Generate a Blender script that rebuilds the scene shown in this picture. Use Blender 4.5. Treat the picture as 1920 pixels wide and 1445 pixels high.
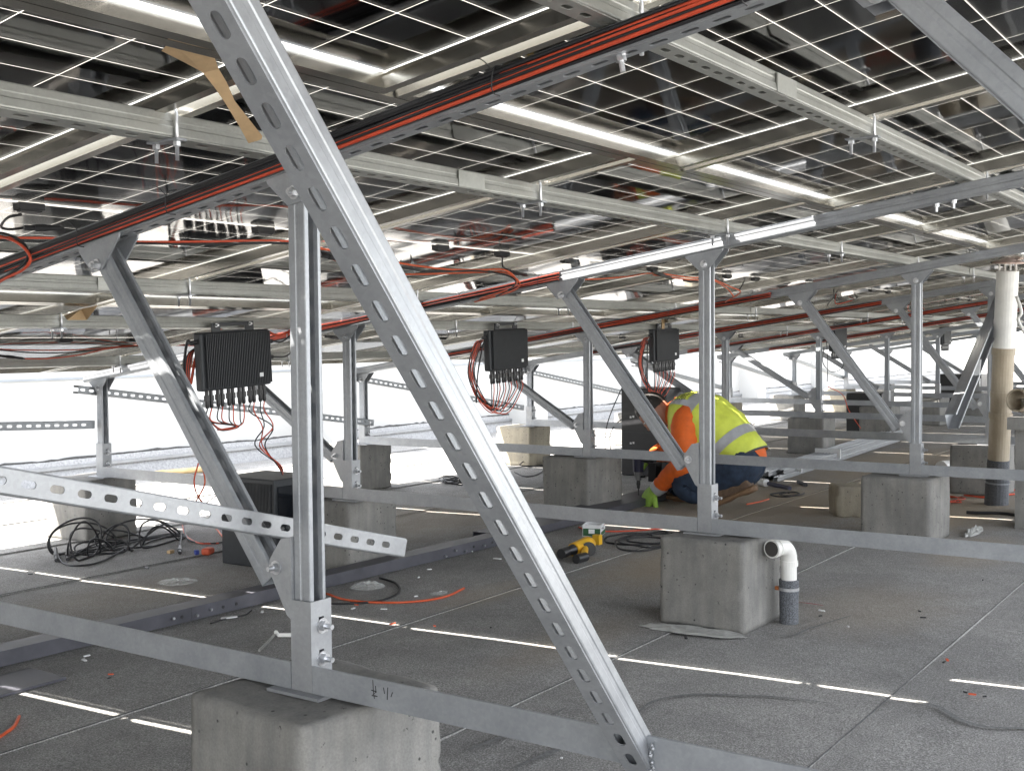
import bpy, math, random
import numpy as np
from mathutils import Vector, Matrix, noise
random.seed(7)
for o in list(bpy.data.objects): bpy.data.objects.remove(o)
S = bpy.context.scene
COL = S.collection
# ------------------------------------------------------------------ camera, light, exposure
F = 2184.5; YAW, PIT, ROL = 0.6012, -0.0382, -0.0091
CAM = Vector((-1.5754, -1.3395, 0.9645))
_f = Vector((math.cos(YAW)*math.cos(PIT), math.sin(YAW)*math.cos(PIT), math.sin(PIT)))
_r = Vector((math.sin(YAW), -math.cos(YAW), 0)); _u = _r.cross(_f)
R_ = _r*math.cos(ROL)+_u*math.sin(ROL); U_ = -_r*math.sin(ROL)+_u*math.cos(ROL)
cd = bpy.data.cameras.new('camera'); cam = bpy.data.objects.new('camera', cd); COL.objects.link(cam)
cd.sensor_width = 36; cd.lens = F/1920*36; cd.clip_start = .05; cd.clip_end = 400
cam.matrix_world = Matrix(((R_.x,U_.x,-_f.x,CAM.x),(R_.y,U_.y,-_f.y,CAM.y),(R_.z,U_.z,-_f.z,CAM.z),(0,0,0,1)))
S.camera = cam
SUN = Vector((-.48, .36, 1)).normalized()          # towards the sun
w = bpy.data.worlds.new('World'); S.world = w; w.use_nodes = True
nt = w.node_tree; bg = nt.nodes['Background']
sky = nt.nodes.new('ShaderNodeTexSky'); sky.sky_type = 'NISHITA'; sky.sun_disc = False
sky.sun_elevation = math.asin(SUN.z); sky.sun_rotation = math.atan2(SUN.x, SUN.y)
sky.dust_density = 1.5; sky.air_density = 1.0
hs = nt.nodes.new('ShaderNodeHueSaturation'); hs.inputs['Saturation'].default_value = .25      # thin bright haze over the whole sky
nt.links.new(sky.outputs[0], hs.inputs['Color']); nt.links.new(hs.outputs[0], bg.inputs[0]); bg.inputs[1].default_value = .15
sd = bpy.data.lights.new('sun', 'SUN'); sd.energy = 4.2; sd.angle = math.radians(.53); sd.color = (1, .95, .88)
so = bpy.data.objects.new('sun', sd); COL.objects.link(so); so.rotation_euler = SUN.to_track_quat('Z', 'Y').to_euler(); so.location = (-5, 4, 10)
S.view_settings.view_transform = 'Standard'; S.view_settings.look = 'None'; S.view_settings.gamma = 1
S.view_settings.exposure = 3.0
S.render.engine = 'CYCLES'
try:
    S.cycles.max_bounces = 10; S.cycles.diffuse_bounces = 5; S.cycles.glossy_bounces = 5; S.cycles.transparent_max_bounces = 12
    S.cycles.caustics_reflective = False; S.cycles.caustics_refractive = False; S.cycles.sample_clamp_indirect = 6
except Exception: pass

# ------------------------------------------------------------------ points measured on known planes
def ray(x, y):
    d = R_*((x-960)/F) - U_*((y-722.5)/F) + _f
    return d
def onX(x, y, X): d = ray(x, y); return CAM + d*((X-CAM.x)/d.x)
def onY(x, y, Y): d = ray(x, y); return CAM + d*((Y-CAM.y)/d.y)
def onZ(x, y, Z=0.): d = ray(x, y); return CAM + d*((Z-CAM.z)/d.z)

# ------------------------------------------------------------------ materials
MATS = {}
def mat(name, col, rough=.6, metal=0., spec=.5, vary=0., vscale=8., bump=0., bscale=60., col2=None, stretch=None, trans=0.):
    if name in MATS: return MATS[name]
    m = bpy.data.materials.new(name); m.use_nodes = True; n = m.node_tree; b = n.nodes['Principled BSDF']
    b.inputs['Base Color'].default_value = (*col, 1); b.inputs['Roughness'].default_value = rough; b.inputs['Metallic'].default_value = metal
    b.inputs['Specular IOR Level'].default_value = spec
    if trans: b.inputs['Alpha'].default_value = 1-trans
    tc = n.nodes.new('ShaderNodeNewGeometry')
    src = tc.outputs['Position']
    if stretch:
        mp = n.nodes.new('ShaderNodeMapping'); mp.inputs['Scale'].default_value = stretch; n.links.new(src, mp.inputs[0]); src = mp.outputs[0]
    if vary or col2:
        nz = n.nodes.new('ShaderNodeTexNoise'); nz.inputs['Scale'].default_value = vscale; nz.inputs['Detail'].default_value = 6; nz.inputs['Roughness'].default_value = .65
        n.links.new(src, nz.inputs['Vector'])
        rp = n.nodes.new('ShaderNodeValToRGB'); rp.color_ramp.elements[0].position = .35; rp.color_ramp.elements[1].position = .68
        c2 = col2 or tuple(min(1, c*(1+vary)) for c in col); c1 = col if col2 else tuple(c*(1-vary) for c in col)
        rp.color_ramp.elements[0].color = (*c1, 1); rp.color_ramp.elements[1].color = (*c2, 1)
        n.links.new(nz.outputs[0], rp.inputs[0]); n.links.new(rp.outputs[0], b.inputs['Base Color'])
        mr = n.nodes.new('ShaderNodeMapRange'); mr.inputs['To Min'].default_value = max(.03, rough-.1); mr.inputs['To Max'].default_value = min(1, rough+.12)
        n.links.new(nz.outputs[0], mr.inputs['Value']); n.links.new(mr.outputs[0], b.inputs['Roughness'])
    if bump:
        nb = n.nodes.new('ShaderNodeTexNoise'); nb.inputs['Scale'].default_value = bscale; nb.inputs['Detail'].default_value = 4
        n.links.new(src, nb.inputs['Vector']); bp = n.nodes.new('ShaderNodeBump'); bp.inputs['Strength'].default_value = bump; bp.inputs['Distance'].default_value = .002
        n.links.new(nb.outputs[0], bp.inputs['Height']); n.links.new(bp.outputs[0], b.inputs['Normal'])
    MATS[name] = m; return m
def nodes_of(name):
    m = bpy.data.materials.new(name); m.use_nodes = True; n = m.node_tree; return m, n, n.nodes['Principled BSDF']
def N(n, t, **kw):
    x = n.nodes.new(t)
    for k, v in kw.items():
        if k in x.inputs: x.inputs[k].default_value = v
        else: setattr(x, k, v)
    return x
def ramp(n, src, stops):
    r = n.nodes.new('ShaderNodeValToRGB'); e = r.color_ramp.elements
    while len(e) < len(stops): e.new(.5)
    for i, (p, c) in enumerate(stops): e[i].position = p; e[i].color = (*c, 1) if len(c) == 3 else c
    n.links.new(src, r.inputs[0]); return r.outputs[0]
def mixc(n, fac, a, b, mode='MIX'):
    m = n.nodes.new('ShaderNodeMix'); m.data_type = 'RGBA'; m.blend_type = mode
    for i, v in ((0, fac), (6, a), (7, b)):
        if isinstance(v, (int, float)): m.inputs[i].default_value = v
        elif isinstance(v, tuple): m.inputs[i].default_value = (*v, 1)
        else: n.links.new(v, m.inputs[i])
    return m.outputs[2]

def galv_mat(name, c1, c2, rough, metal):
    m, n, b = nodes_of(name); g = N(n, 'ShaderNodeNewGeometry')
    v = N(n, 'ShaderNodeTexVoronoi', Scale=170.); n.links.new(g.outputs['Position'], v.inputs['Vector'])
    z = N(n, 'ShaderNodeTexNoise', Scale=9., Detail=6., Roughness=.7); n.links.new(g.outputs['Position'], z.inputs['Vector'])
    base = ramp(n, z.outputs[0], [(.3, c1), (.7, c2)])
    sp = ramp(n, v.outputs['Color'], [(0., (.94,)*3), (1., (1.05,)*3)])
    n.links.new(mixc(n, 1., base, sp, 'MULTIPLY'), b.inputs['Base Color'])
    b.inputs['Metallic'].default_value = metal
    mr = N(n, 'ShaderNodeMapRange'); mr.inputs['To Min'].default_value = rough-.12; mr.inputs['To Max'].default_value = rough+.16
    n.links.new(z.outputs[0], mr.inputs['Value']); n.links.new(mr.outputs[0], b.inputs['Roughness'])
    bp = N(n, 'ShaderNodeBump', Strength=.12, Distance=.002); n.links.new(z.outputs[0], bp.inputs['Height']); n.links.new(bp.outputs[0], b.inputs['Normal'])
    MATS[name] = m; return m
GALV = galv_mat('galvanized_steel', (.27, .285, .305), (.38, .395, .415), .4, .5)
GALVP = galv_mat('warm_galvanized_steel', (.315, .32, .3), (.42, .425, .4), .42, .55)  # purlin zinc, tinted lighter and warmer for light bounced off the floor
GALVB = galv_mat('bright_galvanized_steel', (.29, .3, .315), (.4, .41, .425), .4, .55)
PAINTED = mat('grey_painted_steel', (.27, .29, .31), .42, .35, vary=.12, vscale=5)
BOLT = mat('zinc_bolt', (.62, .63, .65), .3, .9, vary=.15, vscale=60)
ALU = mat('anodised_aluminium', (.4, .385, .345), .24, .92)
DARKTRAY = mat('dark_grey_coated_steel', (.085, .085, .1), .45, .3, vary=.25, vscale=6, bump=.2)
BLK = mat('black_plastic', (.018, .018, .02), .42, vary=.2, vscale=30)
BLKCAB = mat('black_cable_sheath', (.014, .014, .016), .5)
REDCAB = mat('red_cable_sheath', (.58, .075, .03), .45, vary=.15, vscale=15)
ORCAB = mat('orange_cable_sheath', (.62, .1, .03), .45)
INV = mat('charcoal_cast_aluminium', (.036, .039, .043), .48, .3, vary=.15, vscale=40, bump=.1)
WHITE = mat('white_print', (.75, .75, .75), .5)
PVC = mat('white_pvc', (.8, .79, .75), .35, vary=.06, vscale=12)
PVCOLD = mat('weathered_cream_pvc', (.33, .27, .19), .5, col2=(.55, .48, .37), vscale=5, stretch=(1, 1, .35))
KRAFT = mat('brown_paper_tape', (.52, .36, .2), .75, vary=.1, vscale=25, bump=.2)
BAG = mat('clear_plastic_film', (.8, .82, .8), .15, spec=.9, trans=.72)
BAGGREY = mat('dusty_grey_film', (.36, .36, .34), .5, vary=.2, vscale=14, bump=.4)
BITUM = mat('granulated_bitumen_wrap', (.03, .033, .038), .75, col2=(.2, .21, .23), vscale=260)
TAR = mat('tar_bead', (.07, .07, .07), .7, vary=.4, vscale=60)
BAMBOO = mat('bamboo', (.55, .4, .2), .5, vary=.2, vscale=20)
SUNWALL = None

def mixv(n, p, fz):
    a = N(n, 'ShaderNodeVectorMath', operation='MULTIPLY_ADD'); n.links.new(fz.outputs['Color'], a.inputs[0]); a.inputs[1].default_value = (.025, .02, .03); n.links.new(p, a.inputs[2]); return a.outputs[0]
def concrete_mat(name, c1, c2):
    m, n, b = nodes_of(name); g = N(n, 'ShaderNodeNewGeometry'); p = g.outputs['Position']
    z = N(n, 'ShaderNodeTexNoise', Scale=5., Detail=8., Roughness=.65); n.links.new(p, z.inputs['Vector'])
    mp = N(n, 'ShaderNodeMapping'); mp.inputs['Scale'].default_value = (30, 30, 4); n.links.new(p, mp.inputs[0])
    st = N(n, 'ShaderNodeTexNoise', Scale=1., Detail=4.); n.links.new(mp.outputs[0], st.inputs['Vector'])
    fz = N(n, 'ShaderNodeTexNoise', Scale=220., Detail=3.); n.links.new(p, fz.inputs['Vector'])
    v = N(n, 'ShaderNodeTexVoronoi', Scale=42.); n.links.new(p, v.inputs['Vector'])
    pz = N(n, 'ShaderNodeTexNoise', Scale=9., Detail=2.); n.links.new(p, pz.inputs['Vector'])
    base = ramp(n, z.outputs[0], [(.3, c1), (.7, c2)])
    base = mixc(n, .5, base, ramp(n, st.outputs[0], [(.35, (.72,)*3), (.65, (1.12, 1.1, 1.04))]), 'MULTIPLY')
    base = mixc(n, .6, base, ramp(n, fz.outputs[0], [(.3, (.82,)*3), (.7, (1.12,)*3)]), 'MULTIPLY')
    # pores: small pits in patches
    d = ramp(n, v.outputs['Distance'], [(.1, (1,)*3), (.17, (0,)*3)])
    k = ramp(n, pz.outputs[0], [(.47, (0,)*3), (.55, (1,)*3)])
    pit = N(n, 'ShaderNodeMath', operation='MULTIPLY'); n.links.new(d, pit.inputs[0]); n.links.new(k, pit.inputs[1])
    v2 = N(n, 'ShaderNodeTexVoronoi', Scale=19.); v2.inputs['Randomness'].default_value = 1; n.links.new(mixv(n, p, fz), v2.inputs['Vector'])
    p2 = N(n, 'ShaderNodeMath', operation='MAXIMUM'); n.links.new(ramp(n, v2.outputs['Distance'], [(.05, (1,)*3), (.085, (0,)*3)]), p2.inputs[0]); n.links.new(pit.outputs[0], p2.inputs[1]); pit = p2
    base = mixc(n, pit.outputs[0], base, (.06, .06, .057))
    n.links.new(base, b.inputs['Base Color']); b.inputs['Roughness'].default_value = .88; b.inputs['Specular IOR Level'].default_value = .3
    sub = N(n, 'ShaderNodeMath', operation='SUBTRACT'); n.links.new(fz.outputs[0], sub.inputs[0]); n.links.new(pit.outputs[0], sub.inputs[1])
    bp = N(n, 'ShaderNodeBump', Strength=.45, Distance=.003); n.links.new(sub.outputs[0], bp.inputs['Height']); n.links.new(bp.outputs[0], b.inputs['Normal'])
    MATS[name] = m; return m
CONC = concrete_mat('grey_concrete', (.175, .172, .165), (.29, .283, .268))
CONCT = concrete_mat('tan_concrete', (.3, .27, .22), (.42, .38, .3))

def floor_mat():
    m, n, b = nodes_of('granulated_roof_felt'); g = N(n, 'ShaderNodeNewGeometry'); p = g.outputs['Position']
    big = N(n, 'ShaderNodeTexNoise', Scale=1.1, Detail=6., Roughness=.6); n.links.new(p, big.inputs['Vector'])
    gr = N(n, 'ShaderNodeTexNoise', Scale=230., Detail=2., Roughness=.8); n.links.new(p, gr.inputs['Vector'])
    vo = N(n, 'ShaderNodeTexVoronoi', Scale=260.); n.links.new(p, vo.inputs['Vector'])
    mid = N(n, 'ShaderNodeTexNoise', Scale=7., Detail=7., Roughness=.7); n.links.new(p, mid.inputs['Vector'])
    col = ramp(n, big.outputs[0], [(.35, (.265, .26, .25)), (.65, (.345, .336, .318))])
    col = mixc(n, .85, col, ramp(n, gr.outputs[0], [(.34, (.5,)*3), (.5, (.95,)*3), (.68, (1.6, 1.6, 1.62))]), 'MULTIPLY')
    col = mixc(n, .5, col, ramp(n, vo.outputs['Color'], [(.1, (.6,)*3), (.95, (1.5,)*3)]), 'MULTIPLY')
    col = mixc(n, .6, col, ramp(n, mid.outputs[0], [(.3, (.75,)*3), (.7, (1.2,)*3)]), 'MULTIPLY')
    # tan silt: a few puddle marks that dried where they lie, and scattered dust
    fac = None
    for (x, y, rx, ry, a) in [(3.0, .9, .75, .3, .75), (2.55, -.05, .5, .3, .35), (4.9, 1.3, 1.3, .7, .8), (5.2, .35, 1.1, .5, .9), (7.4, 1.2, 2., .7, .8), (3.9, -.1, .5, .2, .5), (2.0, 1.25, .35, .12, .35), (1.6, .6, .5, .15, .3), (3.4, 2.6, 1.2, .5, .4), (1.2, 2.4, .8, .3, .25), (4.2, -.7, .9, .3, .5), (10, 2.5, 3, 1, .4)]:
        sb = N(n, 'ShaderNodeVectorMath', operation='SUBTRACT'); n.links.new(p, sb.inputs[0]); sb.inputs[1].default_value = (x, y, 0)
        dv = N(n, 'ShaderNodeVectorMath', operation='DIVIDE'); n.links.new(sb.outputs[0], dv.inputs[0]); dv.inputs[1].default_value = (rx, ry, 100)
        ln = N(n, 'ShaderNodeVectorMath', operation='LENGTH'); n.links.new(dv.outputs[0], ln.inputs[0])
        ad = N(n, 'ShaderNodeMath', operation='MULTIPLY_ADD'); n.links.new(mid.outputs[0], ad.inputs[0]); ad.inputs[1].default_value = .9; n.links.new(ln.outputs['Value'], ad.inputs[2])
        mr = N(n, 'ShaderNodeMapRange'); mr.interpolation_type = 'SMOOTHSTEP'; n.links.new(ad.outputs[0], mr.inputs['Value'])
        mr.inputs['From Min'].default_value = .7; mr.inputs['From Max'].default_value = 1.75; mr.inputs['To Min'].default_value = a; mr.inputs['To Max'].default_value = 0
        if fac is None: fac = mr.outputs[0]
        else:
            mx = N(n, 'ShaderNodeMath', operation='MAXIMUM'); n.links.new(fac, mx.inputs[0]); n.links.new(mr.outputs[0], mx.inputs[1]); fac = mx.outputs[0]
    tan = mixc(n, gr.outputs[0], (.27, .22, .155), (.5, .42, .32))
    col = mixc(n, fac, col, tan)
    n.links.new(col, b.inputs['Base Color']); b.inputs['Roughness'].default_value = .9; b.inputs['Specular IOR Level'].default_value = .25
    bp = N(n, 'ShaderNodeBump', Strength=.7, Distance=.003); n.links.new(gr.outputs[0], bp.inputs['Height']); 
    bp2 = N(n, 'ShaderNodeBump', Strength=.5, Distance=.02); n.links.new(mid.outputs[0], bp2.inputs['Height']); n.links.new(bp.outputs[0], bp2.inputs['Normal'])
    n.links.new(bp2.outputs[0], b.inputs['Normal']); return m
FLOOR = floor_mat()
WALL = mat('white_wall_paint', (.47, .47, .458), .75, vary=.03, vscale=1.5, bump=.3, bscale=30)
UPSTAND = mat('grey_felt_upstand', (.26, .26, .26), .85, col2=(.42, .42, .42), vscale=60, bump=.5, bscale=200)
# solar cell, glass and encapsulant
CELL = mat('solar_cell_silicon', (.006, .005, .011), .22, 0., .5)
def glass_mat():
    m = bpy.data.materials.new('panel_rear_glass'); m.use_nodes = True; n = m.node_tree; n.nodes.clear()
    out = N(n, 'ShaderNodeOutputMaterial'); t = N(n, 'ShaderNodeBsdfTransparent'); t.inputs[0].default_value = (.97, .98, .97, 1)
    gl = N(n, 'ShaderNodeBsdfGlossy', Roughness=.05); fr = N(n, 'ShaderNodeFresnel', IOR=1.85); mx = N(n, 'ShaderNodeMixShader')
    g = N(n, 'ShaderNodeNewGeometry'); nz = N(n, 'ShaderNodeTexNoise', Scale=3.5, Detail=2.); n.links.new(g.outputs['Position'], nz.inputs['Vector'])
    bp = N(n, 'ShaderNodeBump', Strength=.05, Distance=.02); n.links.new(nz.outputs[0], bp.inputs['Height']); n.links.new(bp.outputs[0], gl.inputs['Normal']); n.links.new(bp.outputs[0], fr.inputs['Normal'])
    n.links.new(fr.outputs[0], mx.inputs[0]); n.links.new(t.outputs[0], mx.inputs[1]); n.links.new(gl.outputs[0], mx.inputs[2]); n.links.new(mx.outputs[0], out.inputs[0]); return m
def encaps_mat():
    m = bpy.data.materials.new('milky_encapsulant'); m.use_nodes = True; n = m.node_tree; n.nodes.clear()
    out = N(n, 'ShaderNodeOutputMaterial'); t = N(n, 'ShaderNodeBsdfTranslucent'); t.inputs[0].default_value = (.24, .23, .212, 1)
    d = N(n, 'ShaderNodeBsdfDiffuse'); d.inputs[0].default_value = (.5, .5, .48, 1); mx = N(n, 'ShaderNodeMixShader'); mx.inputs[0].default_value = .3
    n.links.new(t.outputs[0], mx.inputs[1]); n.links.new(d.outputs[0], mx.inputs[2]); n.links.new(mx.outputs[0], out.inputs[0]); return m
GLASS = glass_mat(); ENC = encaps_mat()

# ------------------------------------------------------------------ mesh builder
def V(*a): return Vector(a)
class MB:
    def __init__(s): s.v = []; s.f = []
    def add(s, vs, fs):
        k = len(s.v); s.v += [tuple(x) for x in vs]; s.f += [tuple(i+k for i in f) for f in fs]
    def box(s, c, size, M=None):
        c = Vector(c); h = [a/2 for a in size]; vs = []
        for x in (-1, 1):
            for y in (-1, 1):
                for z in (-1, 1):
                    q = Vector((x*h[0], y*h[1], z*h[2]))
                    if M is not None: q = M @ q
                    vs.append(c+q)
        s.add(vs, [(0, 1, 3, 2), (4, 6, 7, 5), (0, 4, 5, 1), (2, 3, 7, 6), (0, 2, 6, 4), (1, 5, 7, 3)]); return s
    def boxa(s, x0, x1, y0, y1, z0, z1): return s.box(((x0+x1)/2, (y0+y1)/2, (z0+z1)/2), (x1-x0, y1-y0, z1-z0))
    def cyl(s, p0, p1, r, n=10, r1=None, cap=True):
        p0 = Vector(p0); p1 = Vector(p1); r1 = r if r1 is None else r1; d = (p1-p0).normalized()
        a = d.orthogonal().normalized(); b = d.cross(a); vs = []
        for p, rr in ((p0, r), (p1, r1)):
            for i in range(n): t = 2*math.pi*i/n; vs.append(p+(a*math.cos(t)+b*math.sin(t))*rr)
        fs = [(i, (i+1) % n, n+(i+1) % n, n+i) for i in range(n)]
        if cap: fs += [tuple(range(n-1, -1, -1)), tuple(range(n, 2*n))]
        s.add(vs, fs); return s
    def tube(s, pts, r, n=6, smooth=True, cap=True):
        pts = [Vector(p) for p in pts]
        if smooth and len(pts) > 2: pts = catmull(pts)
        up = None; rings = []
        for i, p in enumerate(pts):
            d = (pts[min(i+1, len(pts)-1)]-pts[max(i-1, 0)])
            if d.length < 1e-9: d = Vector((1, 0, 0))
            d.normalize()
            if up is None: up = d.orthogonal().normalized()
            up = (up-d*up.dot(d)); up = up.normalized() if up.length > 1e-6 else d.orthogonal().normalized(); b = d.cross(up)
            rr = r(i/(len(pts)-1)) if callable(r) else r
            rings.append([p+(up*math.cos(2*math.pi*k/n)+b*math.sin(2*math.pi*k/n))*rr for k in range(n)])
        vs = [q for g in rings for q in g]; fs = []
        for i in range(len(rings)-1):
            for k in range(n): a = i*n+k; c = i*n+(k+1) % n; fs.append((a, c, c+n, a+n))
        if cap: fs += [tuple(range(n-1, -1, -1)), tuple(range(len(vs)-n, len(vs)))]
        s.add(vs, fs); return s
    def prism(s, poly, n, t):          # flat polygon extruded both ways by t/2 along n
        n = Vector(n).normalized()*t/2; k = len(poly); vs = [Vector(p)-n for p in poly]+[Vector(p)+n for p in poly]
        s.add(vs, [tuple(range(k-1, -1, -1)), tuple(range(k, 2*k))]+[(i, (i+1) % k, k+(i+1) % k, k+i) for i in range(k)]); return s
    def build(s, name, m, parent=None, loc=None, smooth=False, kind=None, label=None):
        org = Vector(parent['_o']) if parent is not None else (Vector(loc) if loc is not None else Vector((0, 0, 0)))
        me = bpy.data.meshes.new(name); me.from_pydata([tuple(Vector(v)-org) for v in s.v], [], s.f); me.update()
        if smooth: me.polygons.foreach_set('use_smooth', [True]*len(me.polygons))
        me.materials.append(m); o = bpy.data.objects.new(name, me); COL.objects.link(o)
        o['_o'] = tuple(org)
        if parent is not None: o.parent = parent
        else: o.location = org
        if kind: o['kind'] = kind
        if label: o['label'] = label
        return o
def catmull(p, k=6):
    out = []; P = [p[0]*2-p[1]]+p+[p[-1]*2-p[-2]]
    for i in range(1, len(P)-2):
        for j in range(k):
            t = j/k; a, b, c, d = P[i-1:i+3]
            out.append(.5*((2*b)+(c-a)*t+(2*a-5*b+4*c-d)*t*t+(3*b-a-3*c+d)*t**3))
    out.append(p[-1]); return out
def thing(name, loc, label, cat, group=None, rot=None):
    o = bpy.data.objects.new(name, None); COL.objects.link(o); o.location = loc; o.empty_display_size = .05
    if rot: o.rotation_euler = rot
    o['_o'] = tuple(loc); o['label'] = label; o['category'] = cat
    if group: o['group'] = group
    return o
def tag(o, label, cat, group=None):
    o['label'] = label; o['category'] = cat
    if group: o['group'] = group
    return o
def dup(root, loc, label=None, rot=None, group=None):
    def cp(o, par):
        c = o.copy(); COL.objects.link(c)
        if par is not None: c.parent = par
        for ch in [x for x in kids.get(o.name, [])]: cp(ch, c)
        return c
    kids = {}
    for o in bpy.data.objects:
        if o.parent: kids.setdefault(o.parent.name, []).append(o)
    r = cp(root, None); r.location = loc; r['_o'] = tuple(loc)
    if rot: r.rotation_euler = rot
    if label: r['label'] = label
    if group: r['group'] = group
    return r
def rotz(a): return Matrix.Rotation(a, 3, 'Z')

# C-shaped strut channel between p0 and p1 (centre line); web opposite to `opn`
def strut(p0, p1, opn, w=.041, d=.041, slots=None, lip=.009, s0=.0, slotlen=.028, slotw=.013, thick=.0025, plain_after=None):
    p0 = Vector(p0); p1 = Vector(p1); L = p1-p0; ln = L.length; L.normalize()
    O = Vector(opn); O = (O-L*O.dot(L)).normalized(); A = L.cross(O)
    mb = MB(); bend = .003
    def side(sg):
        pr = [(sg*(w/2-bend), -d/2), (sg*(w/2-bend*.3), -d/2+bend*.3), (sg*w/2, -d/2+bend), (sg*w/2, -d*.12), (sg*(w/2-.0012), -d*.07), (sg*(w/2-.0012), d*.1), (sg*w/2, d*.15),
              (sg*w/2, d/2-bend), (sg*(w/2-bend*.3), d/2-bend*.3), (sg*(w/2-bend), d/2), (sg*(w/2-lip), d/2), (sg*(w/2-lip-.0015), d/2-.006)]
        if sg > 0: pr = pr[::-1]
        return pr
    for sg in (-1, 1):
        pr = side(sg); vs = []
        for t in (0, ln):
            vs += [p0+L*t+A*a+O*b for a, b in pr]
        k = len(pr); mb.add(vs, [(i, i+1, k+i+1, k+i) for i in range(k-1)])
    def P(t, a): return p0+L*t+A*a-O*(d/2)
    W = w/2-bend
    def q(t0, t1, a0, a1): mb.add([P(t0, a0), P(t0, a1), P(t1, a1), P(t1, a0)], [(0, 1, 2, 3)])
    if not slots: q(0, ln, -W, W)
    else:
        end = ln if plain_after is None else min(ln, plain_after)
        n = int((end-s0)/slots); hs = slotw/2; st = s0; e = s0+n*slots
        if s0 > 0: q(0, s0, -W, W)
        q(s0, e, hs, W); q(s0, e, -W, -hs)
        lv = [-1, -.87, -.5, 0, .5, .87, 1]
        half = slotlen/2-hs
        for i in range(n):
            c = s0+(i+.5)*slots; c2 = c+slots
            def arc(cc, sgn): return [(cc+sgn*(half+hs*math.sqrt(max(0, 1-y*y))), y*hs) for y in lv]
            if i == 0: left = [(s0, y*hs) for y in lv]; right = arc(c, -1)
            else: left = arc(c-slots, 1); right = arc(c, -1)
            vs = [P(t, a) for t, a in left]+[P(t, a) for t, a in right]; mb.add(vs, [(j, j+1, 8+j, 7+j) for j in range(6)])
            if i == n-1:
                left = arc(c, 1); vs = [P(t, a) for t, a in left]+[P(e, y*hs) for y in lv]; mb.add(vs, [(j, j+1, 8+j, 7+j) for j in range(6)])
        if e < ln-1e-4: q(e, ln, -W, W)
    return mb
def solid(o, t=.0022):
    m = o.modifiers.new('thickness', 'SOLIDIFY'); m.thickness = t; m.offset = -1
    return o
def bolt(mb, p, n, r=.009, shaft=.018, wash=True):
    p = Vector(p); n = Vector(n).normalized()
    if wash: mb.cyl(p, p+n*.002, r*1.45, 14)
    mb.cyl(p+n*.002, p+n*.011, r, 6); mb.cyl(p+n*.011, p+n*(.011+shaft), r*.5, 8); return mb

# ------------------------------------------------------------------ the setting
ground = MB().boxa(-40, 60, -40, 60, -.3, -.012).build('roof_slab', FLOOR); ground['kind'] = 'structure'
floor = thing('floor', (0, 0, 0), 'x', 'x'); del floor['category']; del floor['label']; floor['kind'] = 'structure'
seams = [-.42+.8125*k for k in range(-7, 8)]
for k, y in enumerate(seams):
    mb = MB(); xs = np.arange(-6, 40.01, .5); y1 = y+.86; h0 = .0; vs = []; fs = []
    for x in xs:
        wv = .006*noise.noise((x*2.3, y, 0)); zz = .002*noise.noise((x*1.7, y*3, 4))
        vs += [(x, y+wv, -.004), (x, y+wv, .0012+zz*.2), (x, (y+y1)/2, .001), (x, y1+.004, -.006)]
    for i in range(len(xs)-1):
        for j in range(3): a = i*4+j; fs.append((a, a+4, a+5, a+1))
    mb.add(vs, fs); mb.build('roofing_sheet', FLOOR, floor)
    # tar that bled out along the lap
    mb = MB(); vs = []; fs = []; xs = np.arange(-3, 14, .035)
    for x in xs:
        a = .0006+.005*max(0, noise.noise((x*3, y*5, 1))-.05)+.0025*max(0, noise.noise((x*30, y*5, 2)))
        vs += [(x, y-.001-a, .0006), (x, y+.001, .0024)]
    fs = [(2*i, 2*i+2, 2*i+3, 2*i+1) for i in range(len(xs)-1)]
    mb.add(vs, fs); mb.build('lap_seam', TAR, floor, kind='stuff')
def ribbon(pts, wd, z, name, m, parent, jag=.5):
    pts = catmull([Vector((p[0], p[1], z)) for p in pts], 14); mb = MB(); vs = []
    for i, p in enumerate(pts):
        d = (pts[min(i+1, len(pts)-1)]-pts[max(i-1, 0)]).normalized(); s = Vector((-d.y, d.x, 0))
        k = math.sin(math.pi*min(1, max(0, i/(len(pts)-1))))**.4
        a = wd*k*(1+jag*noise.noise(p*9)+jag*noise.noise(p*55)); b = wd*k*(1+jag*noise.noise(p*8+V(3, 3, 3))+jag*noise.noise(p*50))
        vs += [p+s*a, p-s*b]
    mb.add(vs, [(2*i, 2*i+1, 2*i+3, 2*i+2) for i in range(len(pts)-1)]); return mb.build(name, m, parent)
TARF = mat('tar_stain', (.12, .12, .12), .9, vary=.4, vscale=120, col2=(.26, .26, .255))
ribbon([onZ(*p) for p in ((1190, 1345), (1225, 1318), (1290, 1306), (1380, 1306), (1470, 1311), (1560, 1322))], .006, .0062, 'tar_stain', TARF, floor)
ribbon([onZ(*p) for p in ((1715, 1318), (1760, 1328), (1800, 1352), (1850, 1366), (1920, 1369), (1990, 1368))], .008, .0062, 'tar_stain', TARF, floor)
ribbon([onZ(*p) for p in ((870, 1412), (940, 1385), (1010, 1355), (1060, 1330))], .008, .0062, 'tar_stain', TARF, floor)
ribbon([onZ(*p) for p in ((960, 1445), (1040, 1410), (1090, 1385))], .009, .0062, 'tar_stain', TARF, floor)
ribbon([onZ(*p) for p in ((1420, 1185), (1480, 1195), (1520, 1180), (1600, 1155))], .004, .0062, 'tar_stain', TARF, floor)
CHALK = mat('red_chalk', (.32, .07, .08), .9, vary=.3, vscale=200)
ribbon([onZ(*p) for p in ((1490, 1131), (1520, 1134), (1545, 1138))], .005, .0064, 'red_chalk_mark', CHALK, floor)
ribbon([onZ(*p) for p in ((880, 1361), (915, 1370), (955, 1380))], .003, .0064, 'red_chalk_mark', CHALK, floor)

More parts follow.
